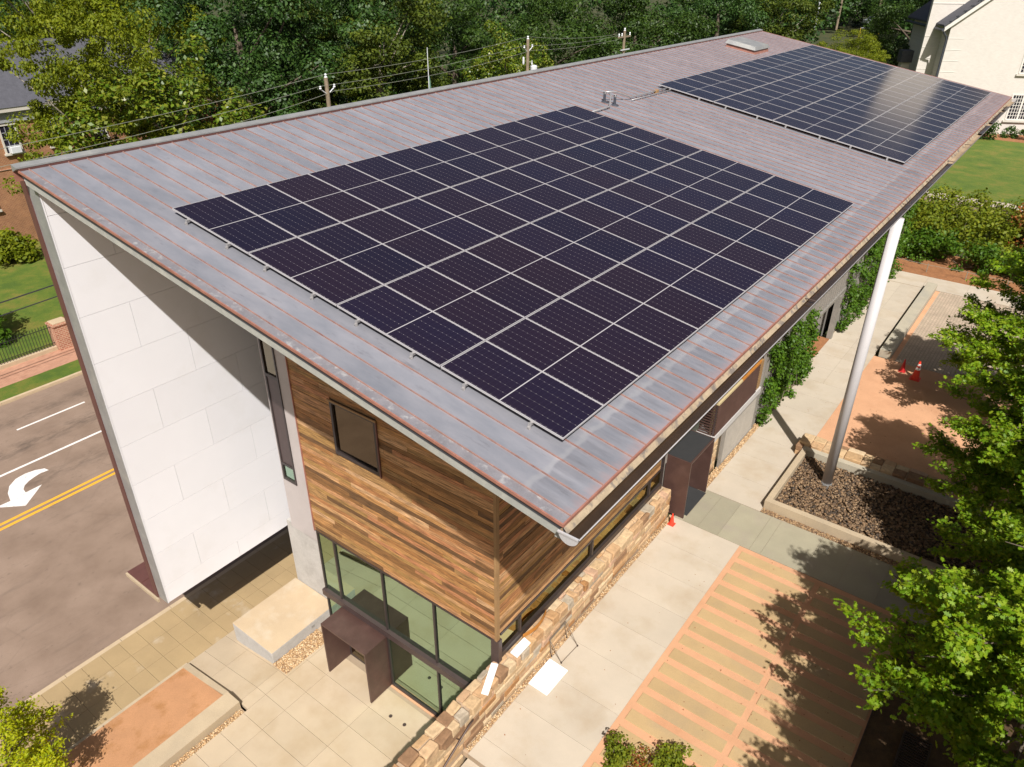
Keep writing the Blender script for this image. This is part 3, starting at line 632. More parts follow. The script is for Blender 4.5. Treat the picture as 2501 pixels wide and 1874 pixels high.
# body of the building
MB().prism([(-1.32, 2.275, 1.45), (6.50, 2.275, 1.99), (6.50, 2.275, rz(6.5)-0.24), (-1.32, 2.275, rz(-1.32)-0.24)], (0, 0.25, 0)).build('front_wall', 'dark_interior', bld)
B(-3.4, 6.46, 7.0, 41.0, -2.9, 9.9).build('core_wall', 'facade_grey', bld)
MB().box(-0.06, 6.46, 2.28, 7.0, 1.99, 2.2).box(6.36, 6.46, 2.5, 7.0, -2.9, 1.3).box(-0.10, -0.02, 2.5, 7.0, -2.9, 1.98).build('lobby_wall', 'lobby_wall', bld)
B(-0.06, 6.4, 2.26, 7.0, -2.95, -2.84).build('lobby_floor', 'lobby_floor', bld)
B(6.40, 6.50, 2.52, 41.0, 2.0, 10.15).build('side_wall', 'dark_interior', bld)
# concrete strip and base
cw = MB().prism([(-0.68, 2.2, 1.42), (-0.14, 2.2, 1.42), (-0.14, 2.2, rz(0)-0.3), (-0.68, 2.2, rz(-.6)-0.3)], (0, 0.055, 0))
cw.prism([(-1.26, 2.2, 1.42), (-0.681, 2.2, 1.42), (-0.681, 2.2, 3.26), (-1.26, 2.2, 3.26)], (0, 0.055, 0))
cw.box(-1.34, -1.26, 2.2, 2.27, 1.42, 11.5).build('rendered_wall', 'render_wall', bld)
B(-2.95, -0.08, 3.05, 3.35, -3.2, 0.26).build('base_wall', 'cast_concrete', bld)
B(-3.30, -2.9, 3.35, 41, -3.5, -0.5).build('street_base_wall', 'cast_concrete', bld)
stw = bars('strip_window', 'bronze_frame', bld, [(-1.26, -1.20, 2.17, 2.25, 3.26, 11.4), (-0.73, -0.682, 2.17, 2.25, 3.26, 11.4), (-1.20, -.73, 2.17, 2.25, 3.26, 3.34), (-1.20, -.73, 2.17, 2.25, 3.80, 3.88), (-1.20, -.73, 2.17, 2.25, 6.70, 6.80), (-1.20, -.73, 2.17, 2.25, 9.1, 9.2)])
B(-1.20, -0.73, 2.21, 2.22, 3.34, 3.80).build('pane', 'green_glass', stw)
B(-1.20, -0.73, 2.21, 2.22, 6.80, 9.1).build('pane', 'dark_glass', stw)
B(-1.20, -0.73, 2.19, 2.23, 3.88, 6.70).build('spandrel', 'bronze_bar', stw)
# wood cladding
front = B(-0.14, 6.55, 2.20, 2.257, 1.93, 10.2).build('front_cladding', 'trim_wood', bld)
side = B(6.501, 6.56, 2.20, 10.75, 2.10, 10.0).build('side_cladding', 'trim_wood', bld)
def courses(z0, h, n, a, b, axis, parent, holes, lens):
    for i in range(n):
        za, zb = z0+h*i, z0+h*(i+1)
        spans = [(a, b)]
        for (h0, h1, hz0, hz1) in holes:
            if zb > hz0+0.01 and za < hz1-0.01:
                spans = [q for s_ in spans for q in ((s_[0], min(s_[1], h0)), (max(s_[0], h1), s_[1])) if q[1]-q[0] > 0.03]
        for (p, q) in spans:
            cur = p-random.uniform(0, lens[1]*0.6)
            while cur < q-0.02:
                e = cur+random.uniform(*lens)
                if q-e < 0.35: e = q
                u0, u1 = max(cur, p), min(e, q); d = random.uniform(0.022, 0.036)
                if u1-u0 > 0.03:
                    if axis == 'x': m = MB().box(u0+.001, u1-.001, 2.20-d, 2.201, za+.003, zb-.003)
                    else: m = MB().box(6.559, 6.56+d, u0+.001, u1-.001, za+.003, zb-.003)
                    m.build('plank', 'plank_wood', parent, fix=False)
                cur = e
courses(1.93, 0.137, 53, -0.14, 6.535, 'x', front, [(1.36, 2.99, 5.30, 6.93)], (1.9, 4.8))
courses(2.10, 0.137, 44, 2.21, 10.72, 'y', side, [], (2.2, 5.0))
B(6.53, 6.60, 2.155, 2.205, 1.92, 10.1).build('corner_board', 'trim_wood', front)
B(6.562, 6.602, 2.206, 2.27, 1.92, 10.1).build('corner_board', 'trim_wood', side)
B(-0.165, -0.141, 2.14, 2.24, 1.90, 10.1).build('edge_board', 'copper_edge', front)
# front window
fw = bars('window', 'bronze_frame', bld, [(1.36, 1.44, 2.14, 2.25, 5.30, 6.93), (2.91, 2.99, 2.14, 2.25, 5.30, 6.93), (1.44, 2.91, 2.14, 2.25, 5.30, 5.40), (1.44, 2.91, 2.14, 2.25, 6.84, 6.93)])
B(1.32, 3.03, 2.11, 2.139, 6.90, 6.95).build('head_trim', 'trim_wood', fw)
B(2.991, 3.03, 2.12, 2.16, 5.28, 6.90).build('jamb_trim', 'copper_brown', fw)
B(1.44, 2.91, 2.195, 2.199, 5.40, 6.84).build('pane', 'dark_glass', fw)
B(1.46, 1.70, 2.215, 2.225, 5.42, 6.83).build('blind', 'cream_trim', fw)
# front glazing
gl = bars('front_glazing', 'bronze_frame', bld,
          [(-0.12, -0.07, 2.17, 2.25, -2.84, 1.925), (0.60, 0.66, 2.16, 2.26, -0.40, 1.86), (2.54, 2.60, 2.16, 2.26, -0.40, 1.86), (4.45, 4.51, 2.16, 2.26, -0.40, 1.86),
           (-0.07, 6.40, 2.16, 2.26, 1.86, 1.925), (2.50, 2.56, 2.16, 2.26, -2.76, -0.62), (4.45, 4.51, 2.16, 2.26, -2.76, -0.62), (2.50, 6.40, 2.16, 2.26, -2.84, -2.76)])
B(-0.16, 6.42, 2.08, 2.27, -0.62, -0.40).build('transom', 'bronze_bar', gl)
B(6.40, 6.64, 2.17, 2.31, 0.9, 1.925).build('corner_post', 'bronze_bar', gl)
for (a, b) in ((-0.07, 0.60), (0.66, 2.54), (2.60, 4.45), (4.51, 6.40)): B(a, b, 2.205, 2.213, -0.40, 1.86).build('pane', 'green_glass', gl)
for (a, b) in ((-0.07, 0.60), (2.56, 4.45), (4.51, 6.40)): B(a, b, 2.205, 2.213, -2.76, -0.62).build('pane', 'green_glass', gl)
# side ribbon window
rw = bars('ribbon_window', 'bronze_frame', bld, [(6.50, 6.64, 2.32, 10.9, 1.26, 1.44), (6.50, 6.60, 2.32, 10.9, 2.0, 2.09), (6.50, 6.62, 3.07, 3.14, 1.44, 2.0), (6.50, 6.62, 6.54, 6.62, 1.44, 2.0), (6.50, 6.62, 10.0, 10.08, 1.44, 2.0), (6.50, 6.62, 10.86, 10.94, 1.2, 2.9)])
for (a, b) in ((2.32, 3.07), (3.14, 6.54), (6.62, 10.0), (10.08, 10.86)): B(6.545, 6.553, a, b, 1.44, 2.0).build('pane', 'amber_glass', rw)
B(6.502, 6.54, 10.76, 11.3, 2.0, 9.9).build('wall_end', 'facade_grey', bld)
# portals
def portal_x(x0, x1, y0, y1, z0, z1):
    t_ = 0.055
    pr = bars('front_portal', 'portal_bronze', bld, [(x0, x1, y0, y1, z1-0.06, z1), (x0, x0+t_, y0, y1, z0, z1-0.06), (x1-t_, x1, y0, y1, z0, z1-0.06)])
    d = bars('door', 'bronze_frame', pr, [(x0+t_, x1-t_, y1-0.02, y1+0.03, z0, z1-0.06)])
    B(x0+0.16, x1-0.16, y1-0.03, y1-0.021, z0+0.12, z1-0.2).build('pane', 'dark_glass', d)
    MB().tube([(x1-0.4, y1-0.09, z0+0.8), (x1-0.4, y1-0.09, z0+1.3)], 0.018, 8).build('handle', 'aluminium', d)
portal_x(0.58, 2.48, 1.33, 2.20, -2.85, -0.75)
t_ = 0.055; x0, x1, y0, y1, z1 = 6.50, 7.36, 11.34, 13.18, 2.28
sp_ = bars('courtyard_portal', 'portal_bronze', bld, [(x0, x1, y0, y1, z1-0.06, z1), (x0, x1, y0, y0+t_, 0, z1-0.06), (x0, x1, y1-t_, y1, 0, z1-0.06)])
B(x0-0.04, x0+0.02, y0+t_, y1-t_, 0, z1-0.06).build('door', 'dark_interior', sp_)
B(x0, x1-0.05, y0+0.05, y1-0.05, z1+0.0005, z1+0.006).build('dark_top_sheet', 'rubber_black', sp_)  # thin black sheet over the portal top, bronze left showing at the outer edges
tag(MB().bbox(6.62, 7.40, 11.55, 13.10, 0.0, 0.018, 0.006).build('door_mat', 'rubber_black'), 'black rubber mat in the courtyard doorway', 'mat')
# courtyard side beyond the portal
B(5.4, 7.12, 13.35, 18.25, 1.62, 1.86).build('balcony_slab', 'slab_grey', bld)
lv = bars('louvre_screen', 'bronze_bar', bld, [(7.0, 7.05, y, y+0.05, 1.86, 3.12) for y in (13.85, 15.15, 16.45, 17.70)]+[(5.9, 5.95, 13.86, 13.90, 1.86, 3.12)])
for i in range(12):
    z = 1.93+0.105*i
    MB().add([(7.055, 13.86, z), (7.085, 13.86, z-0.07), (7.085, 17.74, z-0.07), (7.055, 17.74, z), (7.063, 13.86, z+.006), (7.093, 13.86, z-0.064), (7.093, 17.74, z-0.064), (7.063, 17.74, z+.006)],
             [(0, 3, 2, 1), (4, 5, 6, 7), (0, 1, 5, 4), (1, 2, 6, 5), (2, 3, 7, 6), (3, 0, 4, 7)]).build('slat', 'portal_bronze', lv)
    B(5.95, 7.0, 13.82, 13.845, z-0.045, z).build('slat', 'portal_bronze', lv)
B(6.98, 7.09, 13.87, 15.95, 3.13, 3.22).build('hand_rail', 'cream_wood', lv)
B(6.98, 7.09, 15.96, 17.8, 3.13, 3.22).build('hand_rail', 'orange_wood', lv)
B(6.95, 7.06, 17.80, 18.18, 1.87, 3.1).build('wood_post', 'trim_wood', lv)
B(6.86, 6.92, 13.88, 17.8, 1.87, 3.2).build('balcony_lining', 'cream_wood', lv)
ms = bars('mesh_screen', 'mesh_grey', bld, [(7.06, 7.12, 14.74, 14.98, 0, 1.61), (7.06, 7.12, 18.05, 18.15, 0, 1.61), (7.06, 7.12, 14.98, 18.05, 0.0, 0.06), (7.06, 7.12, 14.98, 18.05, 1.55, 1.61)])
for k in range(38): B(7.075, 7.095, 15.0+0.081*k, 15.0+0.081*k+0.022, 0.06, 1.55).build('bar', 'mesh_light', ms)
B(6.75, 6.88, 14.66, 18.2, 0, 1.61).build('screen_wall', 'walk_concrete', bld)
pier = B(6.55, 6.98, 13.25, 14.62, 0, 1.60).build('stone_return', 'mortar', bld)
z = 0.0
while z < 1.55:
    h = random.uniform(0.14, 0.26); h = min(h, 1.6-z); y = 13.27
    while y < 14.6:
        w = min(random.uniform(0.3, 0.6), 14.62-y); MB().bbox(6.8, 7.02, y, y+w-.01, z, z+h-.01, 0.02, 0.006).build('stone', 'sandstone', pier); y += w
    z += h
# long mesh facade with door opening
sf = bars('screen_facade', 'facade_grey', bld, [(6.98, 7.06, 18.3, 41.0, 2.40, 6.4), (6.98, 7.06, 18.3, 22.9, 0, 2.40), (6.98, 7.06, 29.0, 41.0, 0, 2.40)])
for k in range(56): B(7.061, 7.085, 18.4+0.405*k, 18.46+0.405*k, 2.42 if 22.9 < 18.4+0.405*k < 29 else 0.02, 6.3).build('rib', 'mesh_grey', sf)
B(7.0, 7.14, 22.6, 29.2, 2.28, 2.42).build('lintel', 'mesh_grey', sf)
B(6.96, 7.20, 28.20, 28.42, 0, 2.28).build('door_post', 'mesh_grey', sf)
B(6.55, 6.62, 22.9, 25.7, 0.02, 2.28).build('door_leaf', 'bronze_bar', sf)
B(6.62, 6.65, 24.6, 25.6, 0.05, 2.2).build('door_leaf', 'facade_grey', sf)
B(6.0, 7.14, 25.75, 28.18, -0.1, 0.01).build('doorway_floor', 'bark_mulch', bld)
# column
col = MB().tube([(10.64, 16.1, 0.05), (10.64, 16.1, 9.83)], 0.17, 28).build('column', 'white_paint', bld, True)
MB().lathe([(0.27, 0.0), (0.27, 0.03), (0.19, 0.04), (0.185, 0.12)], (10.64, 16.1, 0.05), 24).build('base_plate', 'galvanised', col)

# ------------------------------------------------------------------ solar arrays
PL = 2.412; PWID = 1.135
fr = MB(); w = 0.0115; hth = 0.035
for b in ((0, PL, 0, w), (0, PL, PWID-w, PWID), (0, w, w, PWID-w), (PL-w, PL, w, PWID-w)): fr.box(b[0], b[1], b[2], b[3], -hth, 0.0)
fme = fr.mesh('solar_panel'); fme.materials.append(MATS['aluminium'])
cme = B(w, PL-w, w, PWID-w, -0.03, -0.004).mesh('cell_sheet'); cme.materials.append(MATS['photovoltaic'])
def solar(label, y0, ncol, cp):
    a = thing('solar_array', label, 'solar array', (0, y0, 11.99), 'solar arrays on the copper roof'); rp = 2.434; cs = math.cos(ang); sn = math.sin(ang)
    for i in range(4):
        for j in range(ncol):
            d = rp*i+0.011
            o = bpy.data.objects.new('solar_panel', fme); C.objects.link(o); o.parent = a
            o.location = (d*cs, cp*j+0.005, -d*sn); o.rotation_euler = (0, ang, 0); o.scale = (1, (cp-0.010)/PWID, 1)
            c = bpy.data.objects.new('cell_sheet', cme); C.objects.link(c); c.parent = o
    for i in range(8):
        d = rp*(i//2)+(0.55 if i % 2 == 0 else 1.85)
        m = MB().box(-0.022, 0.022, -0.02, cp*ncol+0.02, -0.085, -0.036).mesh('rail')
        m.materials.append(MATS['rail_metal']); o = bpy.data.objects.new('rail', m); C.objects.link(o); o.parent = a
        o.location = (d*cs, 0, -d*sn); o.rotation_euler = (0, ang, 0)
        m = MB().box(-0.03, 0.03, -0.075, -0.03, -0.137, -0.125).box(-0.03, 0.03, -0.05, -0.035, -0.125, -0.035).box(-0.02, 0.02, -0.075, -0.05, -0.13, -0.095).mesh('clamp')
        m.materials.append(MATS['rail_metal']); o = bpy.data.objects.new('clamp', m); C.objects.link(o); o.parent = a
        o.location = (d*cs, 0, -d*sn); o.rotation_euler = (0, ang, 0)
solar('large near solar array of dark panels, closest to the gutter corner', 0.0, 13, 1.155)
solar('far solar array of dark panels towards the white brick building', 21.15, 16, 1.185)
# conduit between the arrays
cd = thing('roof_conduit', 'grey metal conduit with junction boxes running between the two solar arrays', 'conduit', (0.5, 17, rz(0.5)))
def rp_(x, y, h): return (x, y, rz(x)+h)
MB().tube([rp_(0.60, 15.0, .07), rp_(0.58, 16.35, .08), rp_(0.5, 16.5, .12), rp_(0.30, 16.9, .30), rp_(0.15, 17.0, .34)], 0.028, 8).build('pipe', 'rail_metal', cd, True)
MB().tube([rp_(0.0, 16.95, .34), rp_(0.18, 17.5, .32), rp_(0.33, 18.0, .18), rp_(0.34, 18.25, .10), rp_(0.38, 19.4, .10), rp_(0.40, 21.3, .10)], 0.026, 8).build('pipe', 'rail_metal', cd, True)
MB().tube([rp_(0.50, 18.1, .06), rp_(0.52, 19.4, .06), rp_(0.55, 21.3, .06)], 0.02, 8).build('pipe', 'rail_metal', cd, True)
for (x, y) in ((0.02, 16.93), (0.42, 16.98)):
    MB().lathe([(0.16, 0), (0.14, 0.02), (0.05, 0.06), (0.045, 0.3), (0.06, 0.32), (0.06, 0.36)], rp_(x, y, -0.01), 12).build('pipe_boot', 'dark_flashing', cd)
    MB().bbox(x-0.055, x+0.055, y-0.05, y+0.05, rz(x)+0.27, rz(x)+0.37, 0.015).build('junction_box', 'rail_metal', cd)
MB().bbox(0.32, 0.46, 20.15, 20.32, rz(0.4)-0.01, rz(0.4)+0.14, 0.015).build('support_block', 'trim_wood', cd)

# ------------------------------------------------------------------ stone wall
sw_ = thing('stone_wall', 'tawny sandstone wall running from the stairs to the courtyard portal', 'wall', (6.7, 4, 0))
MB().box(6.47, 6.88, -4.5, 11.12, -2.95, 1.13).build('mortar_core', 'mortar', sw_)
def zbot(y): return 0.0 if y > 0.43 else max(-2.8, (y-0.43)*0.5-0.17)
y = -3.6; cols_y = []
rnd = random.Random(3)
# face stones laid in uneven courses
hs = [0.0, 0.16, 0.36, 0.50, 0.70, 0.90]
for ci in range(len(hs)-1):
    y = -3.4-rnd.uniform(0, .3)
    while y < 11.12:
        w = rnd.uniform(0.26, 0.85); w = min(w, 11.14-y)
        if w > 0.08:
            z0 = hs[ci]+rnd.uniform(-.03, .03)*(ci > 0); z1 = hs[ci+1]+rnd.uniform(-.02, .04)
            f = 6.90+rnd.uniform(-0.02, 0.035)
            MB().bbox(6.66, f, y+.008, y+w-.008, z0+.008, z1-.004, 0.022, 0.008).build('stone', 'sandstone', sw_)
        y += w
for k in range(22):   # stones below the landing, along the stairs
    y = -3.4+0.2*k
    if y > 0.3: continue
    zz = rnd.uniform(-0.5, -0.15)
    MB().bbox(6.66, 6.91+rnd.uniform(-.02, .02), y, y+rnd.uniform(.25, .5), -0.9+0.2*(k % 3), -0.70+0.2*(k % 3)+0.15, 0.02, 0.01).build('stone', 'sandstone', sw_)
# cap stones: two or three across
y = -3.4
while y < 11.10:
    w = rnd.uniform(0.20, 0.44); w = min(w, 11.13-y)
    if w < 0.12: break
    cuts = [6.43] + ([rnd.uniform(6.58, 6.80)] if rnd.random() < 0.85 else []) + [6.93]
    for a, b in zip(cuts[:-1], cuts[1:]):
        dy = rnd.uniform(-0.05, 0.05); inn = 6.43+ (0.12 if y+w > 2.3 else 0)
        a2 = max(a, inn)+0.006; b2 = b-0.006+(rnd.uniform(-.02, .045) if b > 6.9 else 0)
        if b2-a2 < .08: continue
        MB().bbox(a2, b2, y+.008+max(dy, 0), y+w-.008+min(0, dy)+0.03, 0.90, 1.185+rnd.uniform(-.035, .03), 0.03, 0.018).build('stone', 'sandstone', sw_)
    y += w
# handrails
hr = thing('handrail', 'dark bronze handrail sloping along the stone wall beside the stairs', 'handrail', (7.0, 0.6, 0))
MB().tube([(7.02, 0.70, 0.90), (7.04, 0.66, 0.97), (7.05, 0.55, 0.95), (7.05, 0.37, 0.86), (7.05, -0.45, 0.44), (7.05, -3.5, -1.05)], 0.022, 8).build('rail', 'steel_dark', hr, True)
for y in (0.2, -1.4): MB().tube([(6.9, y, 0.72+0.5*(y-0.2)), (7.05, y, 0.76+0.5*(y-0.2))], 0.012, 6).build('bracket', 'steel_dark', hr)
hr2 = thing('handrail', 'dark bent handrail end on the open side of the stairs, bottom edge', 'handrail', (9.0, 0.6, 0))
MB().tube([(8.98, 0.46, 0.0), (8.98, 0.46, 0.86), (8.98, 0.38, 0.90), (8.98, -3.5, -1.02)], 0.022, 8).build('rail', 'steel_dark', hr2, True)
MB().tube([(8.98, -1.6, -1.0), (8.98, -1.6, -0.08)], 0.018, 8).build('post', 'steel_dark', hr2)
# boards and loose things by the wall
def flat(name, label, pts, z, th, mat, cat):
    o = MB().prism([(x, y, z) for x, y in pts], (0, 0, th)).build(name, mat); tag(o, label, cat); return o
flat('white_board', 'large white board lying flat on the walkway', [(7.07, 2.87), (7.66, 2.86), (7.67, 3.82), (7.07, 3.84)], 0.03, 0.03, 'board_white', 'board')
flat('white_board', 'narrow white board on the stone wall beside the corner window', [(6.70, 2.57), (6.93, 2.55), (6.93, 3.12), (6.70, 3.16)], 1.215, 0.035, 'board_white', 'board')
flat('white_board', 'long white board laid slantwise on the stone wall in front of the glass', [(6.52, 2.03), (6.87, 1.20), (7.03, 1.26), (6.68, 2.10)], 1.215, 0.035, 'board_white', 'board')
arc = [(6.66+0.11*math.sin(math.pi*k/12), 3.15+1.05*k/12) for k in range(13)]
m = MB()
for (a, b) in zip(arc[:-1], arc[1:]): m.prism([(a[0], a[1], 1.21), (b[0], b[1], 1.21), (b[0]+.012, b[1], 1.21), (a[0]+.012, a[1], 1.21)], (0, 0, 0.13))
tag(m.build('bent_wood_strip', 'orange_wood'), 'bent orange wood strip standing on the stone wall', 'wood strip')
ff = thing('metal_frame', 'folded metal tube frame leaning on the stone wall above the large white board', 'frame', (7.2, 4.3, 0))
MB().tube([(6.96, 3.96, 0.62), (7.38, 3.94, 0.03), (7.42, 4.68, 0.03), (6.98, 4.72, 0.66), (6.96, 3.96, 0.62)], 0.012, 6).build('tube_loop', 'steel_raw', ff)
MB().tube([(7.04, 3.96, 0.06), (6.96, 4.0, 0.55), (6.97, 4.7, 0.60), (7.03, 4.74, 0.05)], 0.011, 6).build('leg_loop', 'steel_raw', ff)
for (x, y, z) in ((7.38, 3.94, .03), (7.42, 4.68, .03), (7.05, 3.96, .04), (7.03, 4.74, .04)): MB().lathe([(0.02, -.025), (0.026, 0), (0.02, .025)], (x, y, z), 8).build('caster', 'steel_dark', ff)
# things behind the lobby glass
lb = MB().prism([(4.30, 2.50, -2.83), (4.85, 2.50, -2.83), (4.74, 2.66, -1.98), (4.26, 2.70, -1.75)], (0, 0.03, 0.01)).build('leaning_board', 'board_white')
tag(lb, 'white board leaning inside the lobby behind the lower right pane', 'board')
rs = np.random.RandomState(5); gx_, gy_ = np.meshgrid(np.linspace(3.2, 4.2, 11), np.linspace(2.7, 3.5, 9)); hh = -2.83+rs.uniform(0, .22, gx_.shape)
V = np.c_[gx_.ravel()+rs.uniform(-.04, .04, gx_.size), gy_.ravel()+rs.uniform(-.04, .04, gx_.size), hh.ravel()]
F = np.array([(j*11+i, j*11+i+1, (j+1)*11+i+1, (j+1)*11+i) for j in range(8) for i in range(10)])
tag(obj('plastic_sheet', fast_mesh('plastic_sheet', V, F), 'plastic_clear'), 'crumpled plastic sheet on the lobby floor behind the glass', 'plastic sheet')

# ------------------------------------------------------------------ plinth, planter, drains on the plaza
pl = MB().bbox(-3.05, -1.02, 0.48, 3.04, -3.2, -2.425, 0.012).build('concrete_plinth', 'cast_concrete')
MB().bbox(-3.05, -1.02, 0.48, 3.04, -2.43, -2.40, 0.01).build('top_face', 'plinth_concrete', pl)
tag(pl, 'low square concrete plinth beside the front portal', 'plinth')
MB().bbox(-1.021, -1.012, 2.02, 2.14, -2.66, -2.56, 0.004).build('outlet_cover', 'galvanised', pl)
pt = thing('street_planter', 'long concrete planter filled with orange granite near the street tree', 'planter', (-2.5, -4, -3.2))
B(-1.08, -0.50, -14, -1.10, -3.3, -2.60).build('wall', 'wall_concrete', pt)
MB().prism([(-3.46, -1.22, -3.4), (-1.081, -1.22, -3.4), (-1.081, -1.22, -2.74), (-3.46, -1.22, -3.17)], (0, 0.19, 0)).build('wall', 'wall_concrete', pt)
B(-3.58, -3.46, -14, -1.03, -3.4, -3.24).build('wall', 'wall_concrete', pt)
MB().add([(-3.46, -14, -3.22), (-1.08, -14, -2.68), (-1.08, -1.22, -2.70), (-3.46, -1.22, -3.22)], [(0, 1, 2, 3)]).build('soil', 'granite_soil', pt)
struct(B(-0.50, -0.28, -14, -1.1, -3.2, -2.895).build('planter_margin', 'mortar'))
stuff(pebbles('planter_gravel', -0.48, -0.30, -8, -1.15, -2.89, 2600, 0.014, 0.034, 'pea_gravel'), 'narrow line of tan gravel along the street planter wall', 'gravel')
for i, (x, y) in enumerate(((3.23, 1.37), (3.75, 1.41))):
    o = MB().lathe([(0.055, -0.01), (0.055, 0.006), (0.03, 0.008), (0.02, 0.004)], (x, y, -2.85), 16).build('floor_drain', 'steel_dark')
    tag(o, ['small round floor drain nearer the front portal', 'small round floor drain nearer the stone wall'][i], 'drain')

# ------------------------------------------------------------------ courtyard planter, bench, cones
cp_ = thing('pebble_planter', 'raised planter of dark river rock around the white column', 'planter', (12, 16, 0))
B(9.31, 17, 13.53, 13.75, -0.1, 0.34).build('kerb_wall', 'wall_concrete', cp_)
B(9.31, 9.51, 13.751, 17.35, -0.1, 0.34).build('kerb_wall', 'wall_concrete', cp_)
B(9.31, 17, 17.35, 17.60, -0.1, 0.36).build('kerb_wall', 'bench_concrete', cp_)
B(9.15, 17, 17.62, 18.30, -0.1, 0.42).build('stone_core', 'mortar', cp_)
rnd = random.Random(11); x = 9.08
while x < 16.5:
    w = rnd.uniform(0.28, 0.6)
    cut = rnd.uniform(17.85, 18.1)
    for a, b in ((17.60, cut), (cut, 18.36)): MB().bbox(x+.006, x+w-.006, a+.006, b-.006, 0.30, 0.47+rnd.uniform(-.02, .04), 0.025, 0.012).build('stone', 'sandstone', cp_)
    MB().bbox(x+.006, x+w-.006, 18.16, 18.38, 0.0, 0.29, 0.02, 0.01).build('stone', 'sandstone', cp_)
    x += w
for a, b in ((17.4, 17.8), (17.8, 18.1), (18.1, 18.38)):
    for z0, z1 in ((0, .2), (.2, .42)): MB().bbox(9.05, 9.3, a, b-.01, z0, z1-.01, 0.02, 0.012).build('stone', 'sandstone', cp_)
B(9.5, 17, 13.75, 17.36, -0.1, 0.03).build('soil', 'mulch', cp_)
rk = pebbles('river_rock', 9.53, 15.8, 13.78, 17.33, 0.05, 8200, 0.03, 0.066, 'river_rock', cp_, 0.09); rk['kind'] = 'stuff'
rk.location = -org(cp_)
bn = tag(MB().bbox(9.52, 10.05, 27.8, 38.3, -0.05, 0.36, 0.015).build('concrete_bench', 'bench_concrete'), 'long low concrete bench beside the brick paved court', 'bench')
def cone(label, x, y, h, mat, bandy, tilt=0):
    t_ = thing('traffic_cone', label, 'traffic cone', (x, y, 0.0), 'traffic cones in the courtyard'); r = h*0.19
    MB().bbox(x-r*1.25, x+r*1.25, y-r*1.25, y+r*1.25, 0.0, 0.035, 0.012).build('base', mat if not bandy else 'cone_orange', t_)
    MB().lathe([(r, 0.03), (r*0.95, 0.05), (r*0.22, h-0.01), (r*0.18, h)], (x, y, 0), 20).build('body', mat, t_, False)
    if bandy:
        for a, b in ((0.52, 0.66), (0.74, 0.84)):
            ra = r*0.95+(r*0.22-r*0.95)*a; rb = r*0.95+(r*0.22-r*0.95)*b
            MB().lathe([(ra+.004, h*a), (rb+.004, h*b)], (x, y, 0), 20).build('band', 'cone_white', t_)
cone('small faded red traffic cone on the granite court', 10.79, 26.85, 0.62, 'cone_red', False)
cone('tall orange traffic cone with white bands on the granite court', 11.42, 26.45, 0.92, 'cone_orange', True)
cone('small orange traffic cone at the end of the stone wall', 7.18, 10.85, 0.46, 'cone_orange', False)
gr_ = thing('drain_grate', 'rusty slotted drain grate in the dark bed under the oak', 'grate', (15.5, 7.0, 0))
bars('frame', 'steel_dark', gr_, [(15.2, 15.24, 6.2, 7.4, -.02, .02), (15.8, 15.84, 6.2, 7.4, -.02, .02), (15.24, 15.8, 6.2, 6.24, -.02, .02), (15.24, 15.8, 7.36, 7.4, -.02, .02)])
for k in range(14): B(15.24, 15.8, 6.28+.077*k, 6.31+.077*k, -.015, .015).build('slat', 'steel_dark', gr_)
# cord fence before the hedge
cf = thing('cord_fence', 'thin cord strung on short stakes in front of the hedge', 'fence', (10, 41, 0))
for x in (6.9, 9.0, 11.1, 13.2): MB().tube([(x, 40.9, 0), (x, 40.9, 0.55)], 0.02, 6).build('stake', 'wire_metal', cf)
MB().tube([(6.9, 40.9, 0.52), (9, 40.9, 0.46), (11.1, 40.9, 0.5), (13.2, 40.9, 0.46), (16, 40.9, .5)], 0.012, 6).build('cord', 'wire_metal', cf)

# ------------------------------------------------------------------ across the street
fe = thing('iron_fence', 'black iron picket fence on a low kerb beside the brick sidewalk', 'fence', (-29.5, 2, -3.4))
B(-29.62, -29.30, -14, 6.98, -3.5, -3.18).build('base_kerb', 'kerb_concrete', fe)
for z in (-2.98, -2.02): B(-29.475, -29.445, -14, 7.0, z-.015, z+.015).build('rail', 'iron_black', fe)
pk = MB().box(-0.012, 0.012, -0.012, 0.012, 0, 1.28).add([(-.02, -.02, 1.28), (.02, -.02, 1.28), (.02, .02, 1.28), (-.02, .02, 1.28), (0, 0, 1.40)], [(0, 1, 4), (1, 2, 4), (2, 3, 4), (3, 0, 4)]).mesh('picket'); pk.materials.append(MATS['iron_black'])
for k in range(88):
    o = bpy.data.objects.new('picket', pk); C.objects.link(o); o.parent = fe; o.location = Vector((-29.46, 6.85-0.155*k, -3.18))-fe.location
pr = thing('brick_pier', 'square brick gate pier at the end of the iron fence', 'pier', (-29.45, 7.45, -3.4))
B(-29.85, -29.05, 7.0, 7.9, -3.5, -1.95).build('shaft', 'pier_brick', pr)
MB().bbox(-29.9, -29.0, 6.95, 7.95, -1.95, -1.84, 0.01).build('cap', 'pier_brick', pr)
MB().bbox(-29.8, -29.1, 7.05, 7.85, -1.84, -1.76, 0.01).build('cap', 'kerb_concrete', pr)
